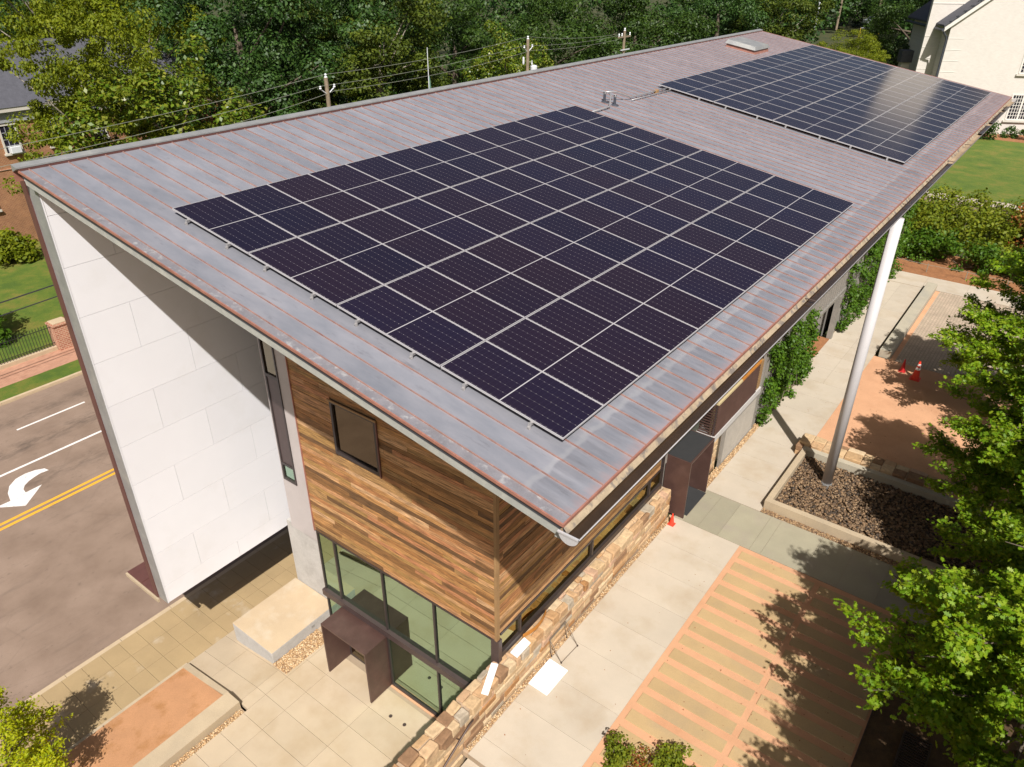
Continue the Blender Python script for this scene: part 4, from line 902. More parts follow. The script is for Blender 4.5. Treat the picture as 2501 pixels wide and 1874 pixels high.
# brick house
bh = thing('brick_house', 'red brick house with slate roof behind the lawn across the street', 'house', (-54, 16, -3.5))
B(-60, -49.5, -4, 33, -3.6, 5.55).build('wall', 'red_brick', bh)
B(-60.2, -49.35, -4.2, 33.2, 5.55, 6.3).build('frieze', 'grey_trim', bh)
B(-60.4, -49.05, -4.4, 33.4, 6.3, 6.62).build('cornice', 'cream_trim', bh)
MB().add([(-49.0, -4.5, 6.6), (-49.0, 33.5, 6.6), (-61, 33.5, 6.6), (-61, -4.5, 6.6), (-55, 0, 10.4), (-55, 28.5, 10.4)], [(0, 1, 5, 4), (1, 2, 5), (2, 3, 4, 5), (3, 0, 4), (0, 3, 2, 1)]).build('roof', 'slate', bh)
def hwin(y0, y1, z0, z1, ac=False, low=False):
    w = bars('window', 'cream_trim', bh, [(-49.5, -49.40, y0-.12, y0, z0, z1), (-49.5, -49.40, y1, y1+.12, z0, z1), (-49.5, -49.40, y0-.12, y1+.12, z1, z1+.12)])
    B(-49.5, -49.30, y0-.2, y1+.2, z0-.14, z0).build('sill', 'cream_trim', w)
    B(-49.50, -49.47, y0, y1, z0, z1).build('pane', 'window_dark', w)
    bars('muntin', 'grey_trim', w, [(-49.47, -49.44, y0+(y1-y0)*k/3-.02, y0+(y1-y0)*k/3+.02, z0, z1) for k in (1, 2)]+[(-49.47, -49.43, y0, y1, z0+(z1-z0)*k/4-.02, z0+(z1-z0)*k/4+.02) for k in (1, 2, 3)])
    if ac:
        a = MB().bbox(-49.45, -48.95, y0+.15, y1-.12, z0+.01, z0+.5, 0.03).build('air_conditioner', 'insulator', w)
for (y0, y1, ac) in ((14.75, 15.75, True), (18.0, 19.0, False), (21.3, 22.3, False), (11.4, 12.4, False), (8, 9, False)):
    hwin(y0, y1, 3.42, 5.35, ac)
for (y0, y1) in ((11.9, 12.9), (15.6, 16.6), (19, 20), (8.4, 9.4)): hwin(y0, y1, -0.4, 1.6)
for (y0, y1) in ((12.4, 13.5), (16.4, 17.5)): hwin(y0, y1, -3.4, -2.66)
B(-49.5, -49.44, -4, 25, 2.3, 2.36).build('brick_band', 'pier_brick', bh)
# utility poles and wires
poles = [(-26, 26.0, 9.63, 'utility pole with bare top at the left end of the pole line', 0), (-26, 48.1, 10.33, 'utility pole with the white transformer can, middle of the pole line', 1), (-26, 64.6, 9.95, 'utility pole with the wide crossarm, right end of the pole line', 2)]
for (x, y, z, lab, kd) in poles:
    u = thing('utility_pole', lab, 'utility pole', (x, y, -3.42), 'utility poles across the street')
    MB().tube([(x, y, -3.42), (x, y, z-0.12)], [0.19, 0.13], 12).build('shaft', 'pole_wood', u)
    MB().lathe([(0.1, 0), (0.12, .05), (0.06, .12), (0.09, .2), (0.04, .28)], (x, y, z-.15), 10).build('insulator', 'insulator', u)
    if kd < 2:
        for s_ in (-1, 1):
            MB().tube([(x, y, z-1.15), (x+.05, y+s_*.55, z-.78)], 0.035, 6).build('arm', 'insulator', u)
            MB().lathe([(0.06, 0), (0.09, .05), (0.06, .12), (0.09, .18), (0.03, .22)], (x+.05, y+s_*.58, z-.78), 10).build('insulator', 'insulator', u)
    else:
        MB().box(x-.06, x+.06, y-1.2, y+1.2, z-.75, z-.62).build('crossarm', 'pole_wood', u)
        MB().box(x+.13, x+.2, y-.8, y+.9, z-1.9, z-1.8).build('arm', 'insulator', u)
        for s_ in (-1.1, -.5, 1.1): MB().lathe([(0.05, 0), (0.08, .06), (0.05, .13), (0.08, .2), (0.03, .3)], (x, y+s_, z-.62), 10).build('insulator', 'insulator', u)
    if kd == 1:
        MB().lathe([(0.26, 0), (0.3, .05), (0.3, .75), (0.26, .82), (.1, .86)], (x+.15, y+.72, z-3.05), 16).build('transformer', 'insulator', u)
        MB().lathe([(0.05, 0), (0.08, .1), (0.05, .2), (0.03, .4)], (x+.1, y+.5, z-2.2), 8).build('bushing', 'insulator', u)
        MB().lathe([(0.06, -.3), (0.09, -.2), (0.09, .2), (0.06, .3)], (x, y-.6, z-1.75), 8).build('cutout', 'insulator', u)
def wire(label, pts, r, mat):
    o = MB().tube(pts, r, 5).build('power_wire', mat); tag(o, label, 'wire', 'overhead wires')
def sag(a, b, d, n=9):
    a, b = Vector(a), Vector(b)
    return [a.lerp(b, k/n)-Vector((0, 0, d*4*(k/n)*(1-k/n))) for k in range(n+1)]
wire('topmost overhead wire strung across the pole tops', sag((-26, -12, 8.3), (-26, 26, 9.7), .5)+sag((-26, 26, 9.7), (-26, 48.1, 10.4), .25)[1:]+sag((-26, 48.1, 10.4), (-26, 63.5, 9.6), .25)[1:], 0.013, 'wire_metal')
wire('second overhead wire on the left insulators below the pole tops', sag((-26, -12, 7.4), (-25.95, 25.4, 9.05), .5)+sag((-25.95, 25.4, 9.05), (-25.95, 47.5, 9.75), .25)[1:]+sag((-25.95, 47.5, 9.75), (-26, 63.9, 9.5), .25)[1:], 0.013, 'wire_metal')
wire('third overhead wire on the right insulators below the pole tops', sag((-26, 17, 7.6), (-25.9, 26.5, 8.65), .1)+sag((-25.9, 26.5, 8.65), (-25.95, 48.7, 9.3), .3)[1:]+sag((-25.95, 48.7, 9.3), (-26, 65.2, 9.2), .25)[1:], 0.013, 'wire_metal')
wire('upper of the two dark cables crossing above the lawn', sag((-26, -12, 1.1), (-26, 26, 2.5), .25), 0.035, 'wire_dark')
wire('lower of the two dark cables crossing above the lawn', sag((-26, -12, 0.45), (-26, 26, 1.9), .25), 0.03, 'wire_dark')
wire('cable sagging away from the crossarm pole towards the trees', sag((-26, 64.6, 8.9), (-27, 85, 7.0), .5), 0.013, 'wire_metal')
fp = thing('flag_pole', 'thin pole with a furled green flag between the trees', 'flagpole', (-31, 41, -3.4))
MB().tube([(-31, 41, -3.4), (-31, 41, 9.8)], [0.06, 0.03], 8).build('pole', 'insulator', fp)
MB().lathe([(0.03, 0), (0.16, .5), (0.2, 1.6), (0.15, 3.2), (0.08, 4.2), (0.03, 4.6)], (-31.0, 41.1, 3.0), 10).build('flag', 'flag_green', fp)

# ------------------------------------------------------------------ white brick house
th = math.radians(28); T = Vector((math.cos(th), math.sin(th), 0)); N = Vector((math.sin(th), -math.cos(th), 0)); G0 = Vector((6.7, 89, 0))
wh = thing('white_brick_house', 'large white painted brick house with gable behind the front lawn', 'house', (10, 92, 0))
def L(s_, d, z): v = G0+T*s_-N*d; return (v.x, v.y, z)     # s along the face, d behind the face
def lbox(s0, s1, d0, d1, z0, z1, m=None):
    m = m or MB()
    return m.add([L(s0, d0, z0), L(s1, d0, z0), L(s1, d1, z0), L(s0, d1, z0), L(s0, d0, z1), L(s1, d0, z1), L(s1, d1, z1), L(s0, d1, z1)],
                 [(0, 3, 2, 1), (4, 5, 6, 7), (0, 1, 5, 4), (1, 2, 6, 5), (2, 3, 7, 6), (3, 0, 4, 7)])
pts = [(-7.8, -0.2), (16, -0.2), (16, 10.4), (4.1, 20.0), (-7.8, 10.4)]
MB().prism([L(s_, 0, z) for s_, z in pts], -N*12).build('gable_wall', 'white_brick', wh)
lbox(-9.4, -4, 2.2, 2.7, -0.2, 24).build('wing_wall', 'white_brick', wh)
for s0, s1 in ((-8.5, 4.1), (16.7, 4.1)):
    za, zb = (10.2 if s0 < 0 else 10.2), 20.5
    m = MB(); a0, a1 = L(s0, -0.35, za), L(s1, -0.35, zb)
    m.prism([L(s0, -0.35, za), L(s1, -0.35, zb), L(s1, -0.35, zb-.38), L(s0, -0.35, za-.38)], -N*0.3); m.build('rake_board', 'white_brick_trim', wh)
    MB().prism([L(s0-.1, -0.3, za+.05), L(s1, -0.3, zb+.05), L(s1, -0.3, zb+.22), L(s0-.1, -0.3, za+.22)], -N*12.4).build('roof', 'slate', wh)
for k in range(9): lbox(-7.81, -6.3, -0.025, 0.02, 0.75+1.05*k, 0.80+1.05*k).build('brick_band', 'white_brick_trim', wh); lbox(-9.41, -8.0, 2.17, 2.22, 0.75+1.05*k, 0.80+1.05*k).build('brick_band', 'white_brick_trim', wh)
lbox(-9.42, -5, 2.16, 2.23, 12.2, 12.3).build('string_course', 'white_brick_trim', wh)
MB().tube([L(-8.45, -0.2, 10.0), L(-8.42, -0.15, 9.7), L(-8.0, 0.1, 9.3), L(-7.92, 0.12, 9.0), L(-7.92, 0.12, 0)], 0.09, 8).build('downpipe', 'dark_flashing', wh)
MB().tube([L(-8.6, -0.3, 9.95), L(-8.6, 12, 9.95)], 0.14, 8).build('gutter', 'dark_flashing', wh)
for k in range(8): lbox(-8.2+.55*k, -7.95+.55*k, -.30, -.1, 10.62+.485*k, 10.8+.485*k).build('snow_guard', 'dark_flashing', wh)
def wwin(s0, s1, z0, z1, nc, nr):
    m = MB()
    for q in ((s0-.16, s0, -.06, .02, z0-.1, z1+.1), (s1, s1+.16, -.06, .02, z0-.1, z1+.1), (s0, s1, -.06, .02, z1, z1+.12), (s0, s1, -.06, .02, z0-.14, z0)): lbox(*q, m)
    w = m.build('window', 'white_brick_trim', wh)
    lbox(s0, s1, -.012, .01, z0, z1).build('pane', 'window_dark', w)
    m = MB()
    for k in range(1, nc): q = s0+(s1-s0)*k/nc; wd = .09 if k == nc//2 else .025; lbox(q-wd, q+wd, -.04, -.013, z0, z1, m)
    for k in range(1, nr): q = z0+(z1-z0)*k/nr; lbox(s0, s1, -.038, -.014, q-.022, q+.022, m)
    m.build('muntin', 'white_brick_trim', w)
    lbox(s0-.35, s1+.3, -.2, .02, z0-.32, z0-.16).build('sill', 'cream_trim', w)
wwin(0.05, 2.1, 1.62, 3.95, 8, 7); wwin(-0.05, 2.0, 6.15, 8.4, 8, 7); wwin(7, 9, 1.62, 3.95, 8, 7)
lbox(-9.9, -9.0, 6, 7, -.2, 6.2).build('chimney', 'white_brick', wh)
lbox(-10.1, -8.9, 5.8, 7.2, 6.2, 7.4).build('chimney_cap', 'slate', wh)

# ------------------------------------------------------------------ vegetation
DIA = (np.array([(0, -.5, 0), (.32, 0, .06), (0, .5, 0), (-.32, 0, .06)]), np.array([(0, 1, 2, 3)]))
OAK = (np.array([(0, -.5, 0), (.10, -.28, .02), (.30, -.22, .05), (.14, -.08, .02), (.36, .08, .06), (.13, .14, .02), (.24, .34, .04), (0, .5, 0), (-.24, .34, .04), (-.13, .14, .02), (-.36, .08, .06), (-.14, -.08, .02), (-.30, -.22, .05), (-.10, -.28, .02)]), None)
def leaf_cloud(name, cen, nor, size, shape, rng):
    n = len(cen); nor = nor/np.linalg.norm(nor, axis=1, keepdims=True)
    r = rng.normal(size=(n, 3)); Tn = r-(r*nor).sum(1, keepdims=True)*nor; Tn /= np.linalg.norm(Tn, axis=1, keepdims=True); Bn = np.cross(nor, Tn)
    sv, sf = shape; k = len(sv)
    V = cen[:, None]+size[:, None, None]*(sv[None, :, 0:1]*Bn[:, None]+sv[None, :, 1:2]*Tn[:, None]+sv[None, :, 2:3]*nor[:, None])
    if sf is None: F = (np.arange(k)[None]+k*np.arange(n)[:, None])
    else: F = (sf[None]+k*np.arange(n)[:, None, None]).reshape(-1, sf.shape[1])
    return fast_mesh(name, V.reshape(-1, 3), F)
def crown(rng, R, H, nclump, per, cr, size, shape, up=0.5, flat=1.0, inner=0.25, name='crown', rad=0.7):
    """clumps through an uneven ellipsoid of radius R (horizontal) and height H, centred at 0"""
    d = rng.normal(size=(nclump, 3)); d /= np.linalg.norm(d, axis=1, keepdims=True)
    rad_ = rad
    rad = np.where(rng.uniform(size=nclump) < inner, rng.uniform(0.2, 0.7, nclump), rng.uniform(0.72, 1.05, nclump))
    lob = 1+0.22*np.sin(3*np.arctan2(d[:, 1], d[:, 0])+rng.uniform(0, 6))+0.12*np.sin(5*d[:, 2]+rng.uniform(0, 6))
    cc = d*rad[:, None]*np.array([R, R, H/2])*lob[:, None]
    crs = cr*rng.uniform(0.6, 1.35, nclump)
    n = nclump*per; ci = np.repeat(np.arange(nclump), per)
    e = rng.normal(size=(n, 3)); e /= np.linalg.norm(e, axis=1, keepdims=True)
    q = rng.uniform(0.35, 1.0, n)**0.6
    P_ = cc[ci]+e*(q*crs[ci])[:, None]*np.array([1, 1, flat])
    nor = e*rad_+np.array([0, 0, up])+rng.normal(size=(n, 3))*0.45
    return cc, leaf_cloud(name, P_, nor, size*rng.uniform(0.6, 1.3, n), shape, rng)
def trunk_mesh(cc, base_z, r, rng, nl=14, lean=0.3):
    m = MB(); top = Vector((rng.uniform(-lean, lean), rng.uniform(-lean, lean), float(np.percentile(cc[:, 2], 70))))
    pts = [Vector((0, 0, base_z)), Vector((0, 0, base_z*0.6))+Vector((rng.uniform(-.1, .1), rng.uniform(-.1, .1), 0)), Vector((0, 0, base_z*0.25)), top*0.5, top]
    m.tube(pts, [r*1.25, r, r*.85, r*.6, r*.2], 10)
    for k in rng.choice(len(cc), min(nl, len(cc)), replace=False):
        c = Vector(cc[k]); t0 = rng.uniform(0.25, 0.85); s0 = pts[1].lerp(top, t0)
        if c.z < s0.z-1.0: s0 = pts[1].lerp(top, 0.15)
        mid = s0.lerp(c, .5)+Vector((rng.uniform(-.2, .2), rng.uniform(-.2, .2), rng.uniform(0, .3)))
        m.tube([s0, mid, c], [r*.38, r*.22, r*.06], 6)
    return m.mesh('trunk', smooth=True)
TEMPL = {}
def template(key, seed, R, H, base, nclump, per, cr, size, shape, lmat, bmat='bark', tr=0.3, **kw):
    rng = np.random.RandomState(seed); cc, lm = crown(rng, R, H, nclump, per, cr, size, shape, **kw)
    lm.materials.append(MATS[lmat]); tm = trunk_mesh(cc, -base, tr, rng); tm.materials.append(MATS[bmat]); TEMPL[key] = (lm, tm, base)
def tree(key, name, label, x, y, z, s_=1.0, rot=0.0, group=None, sz=None):
    lm, tm, base = TEMPL[key]
    r = thing(name, label, 'tree', (x, y, z), group); r.rotation_euler = (0, 0, rot); r.scale = (s_, s_, sz or s_)
    for me, nm in ((tm, 'trunk'), (lm, 'crown')):
        o = bpy.data.objects.new(nm, me); C.objects.link(o); o.parent = r; o.location = (0, 0, base)
    return r
# templates (unit scale = metres)
def spray_template(key, seed, R, z0, z1, nl, size, dens, lmat, tr=0.11):
    """young oak: tiers of limbs with leafy side twigs; base at z = 0"""
    rng = np.random.RandomState(seed); m = MB(); P_, N_ = [], []
    m.tube([(0, 0, 0), (0.05, 0.02, z0), (0, 0.05, (z0+z1)/2), (0.03, 0, z1)], [tr*1.2, tr, tr*.6, tr*.1], 10)
    for k in range(nl):
        t_ = (k+rng.uniform(0, 1))/nl; h = z0+(z1-z0)*t_**0.9
        L_ = R*(1.0-0.78*t_**1.7)*(0.75+0.25*min(1, t_*5))*rng.uniform(0.72, 1.1); a = k*2.39996+rng.uniform(-.4, .4)
        el = rng.uniform(0.0, 0.28)+0.55*t_**2
        d = np.array([math.cos(a)*math.cos(el), math.sin(a)*math.cos(el), math.sin(el)])
        side = np.array([-math.sin(a), math.cos(a), 0]); b0 = np.array([0, 0, h])
        bend = rng.uniform(-.25, .25)
        f = lambda q: b0+d*L_*q+side*bend*L_*q*q+np.array([0, 0, -0.10*L_*q*q])
        m.tube([f(q) for q in (0, .3, .65, 1)], [tr*.42, tr*.3, tr*.17, .008], 6)
        nt = int(5+L_*3.2)
        for j in range(nt):
            q = rng.uniform(0.22, 1.0); s0 = f(q); sg = 1 if j % 2 else -1
            lt = L_*rng.uniform(0.16, 0.36)*(1.15-q*.55)
            td = d*rng.uniform(.45, .9)+side*sg*rng.uniform(.4, 1.0)+np.array([0, 0, rng.uniform(-.12, .4)]); td /= np.linalg.norm(td)
            if j % 3 == 0: m.tube([s0, s0+td*lt*.5, s0+td*lt], [.012, .009, .004], 4)
            n = int(dens*lt)+4; u = rng.uniform(0.15, 1.05, n)
            P_.append(s0+td*lt*u[:, None]+rng.normal(size=(n, 3))*np.array([.10, .10, .06])); N_.append(rng.normal(size=(n, 3))*.55+np.array([0, 0, .9])+td*.25)
    P_ = np.concatenate(P_); N_ = np.concatenate(N_)
    lm = leaf_cloud('crown', P_, N_, size*rng.uniform(.45, 1.3, len(P_)), OAK, rng); lm.materials.append(MATS[lmat])
    tm = m.mesh('trunk', smooth=True); tm.materials.append(MATS['bark']); TEMPL[key] = (lm, tm, 0.0)
spray_template('oak_near', 1, 3.5, 1.7, 8.6, 92, 0.135, 128, 'leaf_oak_near')
spray_template('oak_near2', 2, 3.4, 1.8, 8.4, 88, 0.135, 124, 'leaf_oak_near')
spray_template('yellow', 3, 1.6, 1.0, 4.5, 46, 0.10, 130, 'leaf_yellow', 0.05)
template('dark', 4, 7.0, 17, 10.5, 95, 430, 1.8, 0.27, DIA, 'leaf_dark', tr=0.4, up=0.7, flat=0.6, inner=0.03, rad=1.3)
template('dark2', 14, 7.2, 16, 10.0, 95, 430, 1.85, 0.27, DIA, 'leaf_mid', tr=0.4, up=0.7, flat=0.6, inner=0.03, rad=1.3)
template('willow', 5, 5.5, 13, 9.0, 170, 220, 1.05, 0.22, DIA, 'leaf_willow', 'bark_pale', tr=0.25, up=0.7, flat=0.5, inner=0.15)
template('olive', 15, 5.5, 13, 9.0, 150, 220, 1.1, 0.24, DIA, 'leaf_olive', 'bark_pale', tr=0.25, up=0.7, flat=0.5, inner=0.1)
template('sparse', 6, 5.0, 10.5, 9.6, 190, 240, 0.85, 0.19, DIA, 'leaf_willow', 'bark_pale', tr=0.2, up=0.6, flat=0.5)
template('magnolia', 7, 5.4, 11, 6.4, 230, 170, 0.85, 0.25, DIA, 'leaf_magnolia', tr=0.3, up=0.9, flat=0.7, inner=0.15)
GR = 'street side trees'
tree('oak_near', 'oak_tree', 'green oak in the dark bed beside the paver court, lowest right', 17.1, 6.7, -0.02, 1.0, 2.6, 'young oaks along the courtyard')
tree('oak_near2', 'oak_tree', 'green oak overhanging the pebble planter, middle right', 16.3, 15.8, -0.02, 1.02, 2.1, 'young oaks along the courtyard')
tree('oak_near', 'oak_tree', 'green oak beside the brick paved court, farthest of the right-hand oaks', 15.6, 24.6, -0.02, 1.02, 4.0, 'young oaks along the courtyard')
tree('oak_near2', 'oak_tree', 'green oak at the bottom right corner, mostly outside the picture', 18.2, 1.2, -0.02, 1.0, 5.0, 'young oaks along the courtyard')
tree('oak_near', 'oak_tree', 'green oak between the paver court oak and the planter oak, at the right edge', 17.9, 11.4, -0.02, 0.95, 3.3, 'young oaks along the courtyard')
tree('yellow', 'street_tree', 'small yellow-green street tree at the bottom left corner', -2.75, -6.0, -3.15, 0.84, 0.0)
tree('sparse', 'willow_oak', 'thin yellow-green tree in front of the brick house', -36.9, 15.7, -3.5, 0.88, 1.0, sz=1.2)
tree('magnolia', 'magnolia_tree', 'glossy magnolia behind the left end of the roof ridge', -33.8, 18.9, -3.5, 1.15, 0.5)
tree('willow', 'willow_oak', 'broad yellow-green tree above the brick house roof, top left', -60, 25, -3.5, 1.35, 2.0)
tree('willow', 'willow_oak', 'second yellow-green tree right of the house roof, near the top left', -52.5, 28.5, -3.5, 1.1, 4.4)
tree('dark', 'oak_tree', 'tall dark green oak behind the magnolia', -45.5, 33.5, -3.5, 1.12, 0.0)
tree('dark', 'oak_tree', 'tall dark green oak above the left utility pole', -44, 41.5, -3.5, 1.0, 2.2)
tree('olive', 'willow_oak', 'olive-green feathery tree left of the furled flag', -38.5, 42.5, -3.5, 1.18, 3.0, sz=1.25)
tree('dark2', 'oak_tree', 'spreading dark tree behind the furled flag', -42, 57, -3.5, 1.02, 1.2)
tree('magnolia', 'magnolia_tree', 'bright round magnolia behind the transformer pole', -30.5, 51.5, -3.5, 0.86, 3.0, sz=1.08)
tree('dark2', 'oak_tree', 'dark tree right of the transformer pole, above the wires', -38, 68, -3.5, 1.0, 4.0)
tree('dark2', 'oak_tree', 'dark tree behind the crossarm pole', -33, 80, -3.3, 1.0, 5.1)
tree('dark', 'oak_tree', 'deep green tree right of the crossarm pole', -27, 90, -3.0, 1.0, 0.8)
tree('olive', 'willow_oak', 'olive tree behind the skylight', -22.5, 96, -2.0, 1.1, 1.6)
tree('dark2', 'oak_tree', 'round green tree touching the white brick house on its left', -6.8, 102, -0.2, 0.80, 2.6, sz=0.85)
tree('willow', 'small_tree', 'low bright green tree behind the far solar array', -8.6, 80, -0.2, 0.52, 0.3, sz=0.62)
tree('willow', 'small_tree', 'low bright green tree just left of the round tree', -6.2, 78, -0.2, 0.46, 2.3, sz=0.60)
# far wood as one mass
rng = np.random.RandomState(21); cens = []
for k in range(135):
    a = rng.uniform(-88, 10); D = rng.uniform(95, 190)
    if k >= 90: a = rng.uniform(-24, -2); D = rng.uniform(186, 250)
    yaw = math.radians(a)
    cx, cy = 14.4+math.sin(yaw)*D, -7.7+math.cos(yaw)*D
    if cx > -12 and cy < 130: continue
    if cx > -28 and cy > 120: 
        if rng.uniform() < 0.25: continue
    if cx > (12 if D > 186 else -2): continue
    if -39.5 < a+13 < 0 and False: continue
    if -17.6 < a < -11.6 and D < 182: continue
    cens.append((cx, cy, rng.uniform(14, 21)))
allP, allN = [], []
for (cx, cy, h) in cens:
    n = 3000; nc = 60; d = rng.normal(size=(nc, 3)); d /= np.linalg.norm(d, axis=1, keepdims=True)
    cc = d*np.array([6.5, 6.5, h/2])*rng.uniform(.7, 1.05, (nc, 1))+np.array([cx, cy, hz(cx, cy)+h/2+1])
    ci = rng.randint(0, nc, n); e = rng.normal(size=(n, 3)); e /= np.linalg.norm(e, axis=1, keepdims=True)
    allP.append(cc[ci]+e*rng.uniform(.4, 1, (n, 1))*1.6*np.array([1, 1, .7])); allN.append(e*.7+np.array([0, 0, .7])+rng.normal(size=(n, 3))*.4)
P_ = np.concatenate(allP); Nn = np.concatenate(allN)
fo = obj('forest', leaf_cloud('forest', P_, Nn, 0.6*rng.uniform(.6, 1.3, len(P_)), DIA, rng), 'leaf_dark'); stuff(fo, 'dense dark wood filling the background behind the houses', 'forest')
# hedges, shrubs, vines as leaf masses
def leafmass(name, label, cat, x0, x1, y0, y1, z0, z1, n, size, mat, seed, lump=0.35, group=None, stem=True, top=None):
    rng = np.random.RandomState(seed); k = max(6, n//60)
    cc = np.c_[rng.uniform(x0, x1, k), rng.uniform(y0, y1, k), rng.uniform(z0, z1, k)]
    if top: cc[:, 2] = z0+(cc[:, 2]-z0)*top(cc[:, 0], cc[:, 1])
    ci = rng.randint(0, k, n); e = rng.normal(size=(n, 3)); e /= np.linalg.norm(e, axis=1, keepdims=True)
    P_ = cc[ci]+e*rng.uniform(.3, 1, (n, 1))*lump; P_[:, 2] = np.maximum(P_[:, 2], z0+.02)
    me = leaf_cloud('foliage', P_-np.array([(x0+x1)/2, (y0+y1)/2, z0]), e*.6+np.array([0, 0, .6])+rng.normal(size=(n, 3))*.5, size*rng.uniform(.6, 1.3, n), DIA, rng)
    r = thing(name, label, cat, ((x0+x1)/2, (y0+y1)/2, z0), group); obj('foliage', me, mat, r)
    if stem:
        m = MB()
        for j in range(6):
            a = Vector((rng.uniform(x0, x1)*.5+(x0+x1)/4, rng.uniform(y0, y1)*.5+(y0+y1)/4, z0)); b = Vector(cc[rng.randint(0, k)]); m.tube([a, a.lerp(b, .5)+Vector((0, 0, .05)), b], [.02, .015, .006], 5)
        m.build('stems', 'bark', r)
    return r
leafmass('climbing_vine', 'green vine on the facade between balcony screen and doorway', 'vine', 7.1, 7.5, 18.35, 24.2, 0.05, 3.6, 9000, 0.13, 'leaf_vine', 31, 0.28, top=lambda x, y: 1.0-0.45*(y > 21.5)*np.clip((x-7.2)/.3, 0, 1))
leafmass('climbing_vine', 'green vine on the facade beyond the doorway', 'vine', 7.1, 7.6, 29.2, 40.5, 0.05, 4.6, 13000, 0.15, 'leaf_vine', 32, 0.32)
leafmass('hedge', 'loose yellow-green hedge between mulch bed and far road', 'hedge', 5.2, 12.5, 43.5, 52.5, 0.1, 2.3, 16000, 0.22, 'leaf_hedge', 33, 0.6)
leafmass('hedge', 'darker green hedge row right behind the mulch bed', 'hedge', 6.8, 17, 42.2, 44.2, 0.1, 1.7, 9000, 0.2, 'leaf_vine', 34, 0.45)
leafmass('red_shrub', 'tall shrub with red and orange leaves at the right edge', 'shrub', 12.4, 15.5, 46.5, 50, 0.1, 3.2, 6000, 0.24, 'leaf_red', 35, 0.6)
leafmass('round_shrub', 'dark clipped shrub at the left corner of the white house', 'shrub', 4.4, 6.4, 84.5, 86.6, 0.0, 2.6, 3000, 0.24, 'leaf_boxwood', 36, 0.5)
leafmass('low_shrub', 'low shrub row under the window of the white house', 'shrub', 7.0, 12.5, 86.8, 88.2, 0.0, 0.9, 3000, 0.2, 'leaf_boxwood', 37, 0.4)
leafmass('round_shrub', 'bright yellow-green bush in front of the brick house', 'shrub', -48.4, -45.2, 10.6, 13.2, -3.4, -1.6, 3500, 0.3, 'leaf_willow', 38, 0.6)
leafmass('round_shrub', 'dark bush behind the iron fence at the left edge', 'shrub', -35, -32.2, 3.4, 5.6, -3.4, -0.2, 3000, 0.25, 'leaf_vine', 39, 0.6)
leafmass('bed_shrub', 'left leafy shrub at the bottom edge beside the pavers', 'shrub', 9.65, 10.2, 2.15, 2.75, 0.0, 0.5, 1700, 0.075, 'leaf_hedge', 40, 0.16)
leafmass('bed_shrub', 'right leafy shrub at the bottom edge beside the pavers', 'shrub', 10.75, 11.6, 2.6, 3.4, 0.0, 0.5, 2300, 0.075, 'leaf_hedge', 41, 0.16)
leafmass('bed_shrub', 'sparse twiggy shrub between the two leafy ones at the bottom edge', 'shrub', 10.2, 10.7, 2.35, 2.95, 0.0, 0.45, 700, 0.06, 'leaf_red', 42, 0.2)

rng = np.random.RandomState(77); n = 300
lp = np.c_[rng.uniform(9.2, 14.4, n), rng.uniform(0.6, 11.2, n), np.full(n, 0.018)]
lp = lp[rng.uniform(size=n) < (lp[:, 0]-8.6)/6]; n2_ = 90
lp = np.concatenate([lp, np.c_[rng.uniform(9.4, 14, n2_), rng.uniform(18.5, 27.6, n2_), np.full(n2_, 0.006)], np.c_[rng.uniform(7.2, 9.3, 40), rng.uniform(1, 38, 40), np.full(40, 0.008)]])
ll = obj('leaf_litter', leaf_cloud('leaf_litter', lp, rng.normal(size=lp.shape)*.25+np.array([0, 0, 1]), rng.uniform(.025, .055, len(lp)), DIA, rng), 'bark_mulch'); stuff(ll, 'scattered small dry leaves on the courtyard paving', 'leaves')

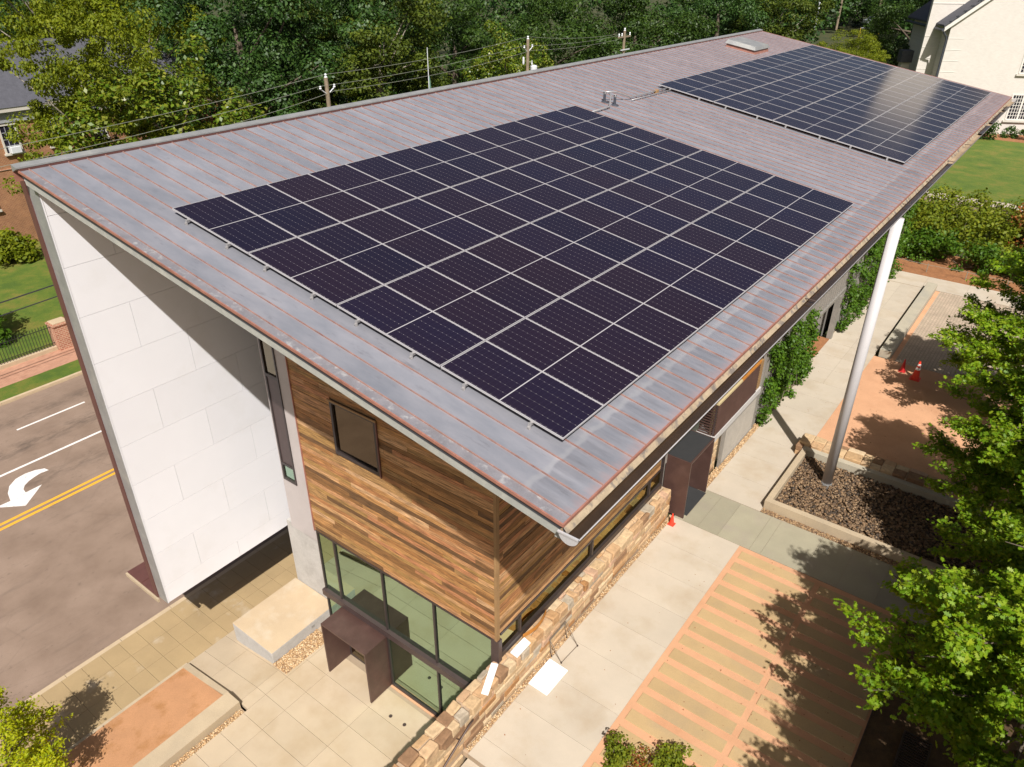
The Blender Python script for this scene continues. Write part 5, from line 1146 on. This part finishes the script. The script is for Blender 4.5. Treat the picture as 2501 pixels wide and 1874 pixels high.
# ------------------------------------------------------------------ far road, car, poles at the upper right
def carbuild(x, y, z, rot):
    c = thing('parked_car', 'small silver car parked far off under the trees', 'car', (x, y, z)); c.rotation_euler = (0, 0, rot)
    m = MB().prism([(-2.2, -.88, .35), (-2.2, -.88, .85), (-1.5, -.88, .98), (-.9, -.88, 1.45), (.8, -.88, 1.48), (1.5, -.88, 1.0), (2.2, -.88, .85), (2.25, -.88, .35)], (0, 1.76, 0))
    o = obj('body', m.mesh('body'), 'car_silver', c)
    for sy in (-.885, .875): obj('side_window', MB().prism([(-1.35, sy, 1.0), (-.85, sy, 1.38), (.75, sy, 1.40), (1.3, sy, 1.0)], (0, .01, 0)).mesh('side_window'), 'window_dark', c)
    obj('windscreen', MB().add([(-1.52, -.75, 1.0), (-1.52, .75, 1.0), (-.93, .7, 1.46), (-.93, -.7, 1.46)], [(0, 1, 2, 3)]).mesh('windscreen'), 'window_dark', c)
    for wx in (-1.4, 1.4):
        for wy in (-.9, .9): obj('wheel', MB().tube([(wx, wy-.1, .33), (wx, wy+.1, .33)], .33, 16).mesh('wheel'), 'rubber_black', c)
carbuild(-25.0, 160, 4.9, 0.75)
for i, (x, y, z0, z1) in enumerate(((-27.9, 145, 4.8, 17), (-22.7, 150.5, 4.9, 18), (-31.2, 143.4, 4.8, 16))):
    o = thing('far_pole', ['grey utility pole with a small box, middle of the three far poles', 'grey utility pole in front of the silver car', 'pale pole at the left of the three far poles'][i], 'utility pole', (x, y, z0), 'far utility poles')
    MB().tube([(x, y, z0), (x, y, z1)], [0.2, 0.14], 8).build('shaft', 'insulator' if i == 2 else 'pole_wood', o)
    if i == 0: B(x-.3, x+.1, y-.3, y+.3, 12.0, 13.4).build('box', 'insulator', o)

sf_ = thing('swing_frame', 'small yellow steel frame on the grass far behind the roof', 'frame', (-21.5, 136, 3.9))
for dx in (0, 3.2):
    for dd in (-.5, .5): MB().tube([(-21.5+dx*.8+dd*.3, 136+dx*.6, 3.9), (-21.5+dx*.8, 136+dx*.6, 6.0)], .05, 6).build('leg', 'yellow_steel', sf_)
MB().tube([(-21.5, 136, 6.0), (-18.94, 137.92, 6.0)], .05, 6).build('top_bar', 'insulator', sf_)
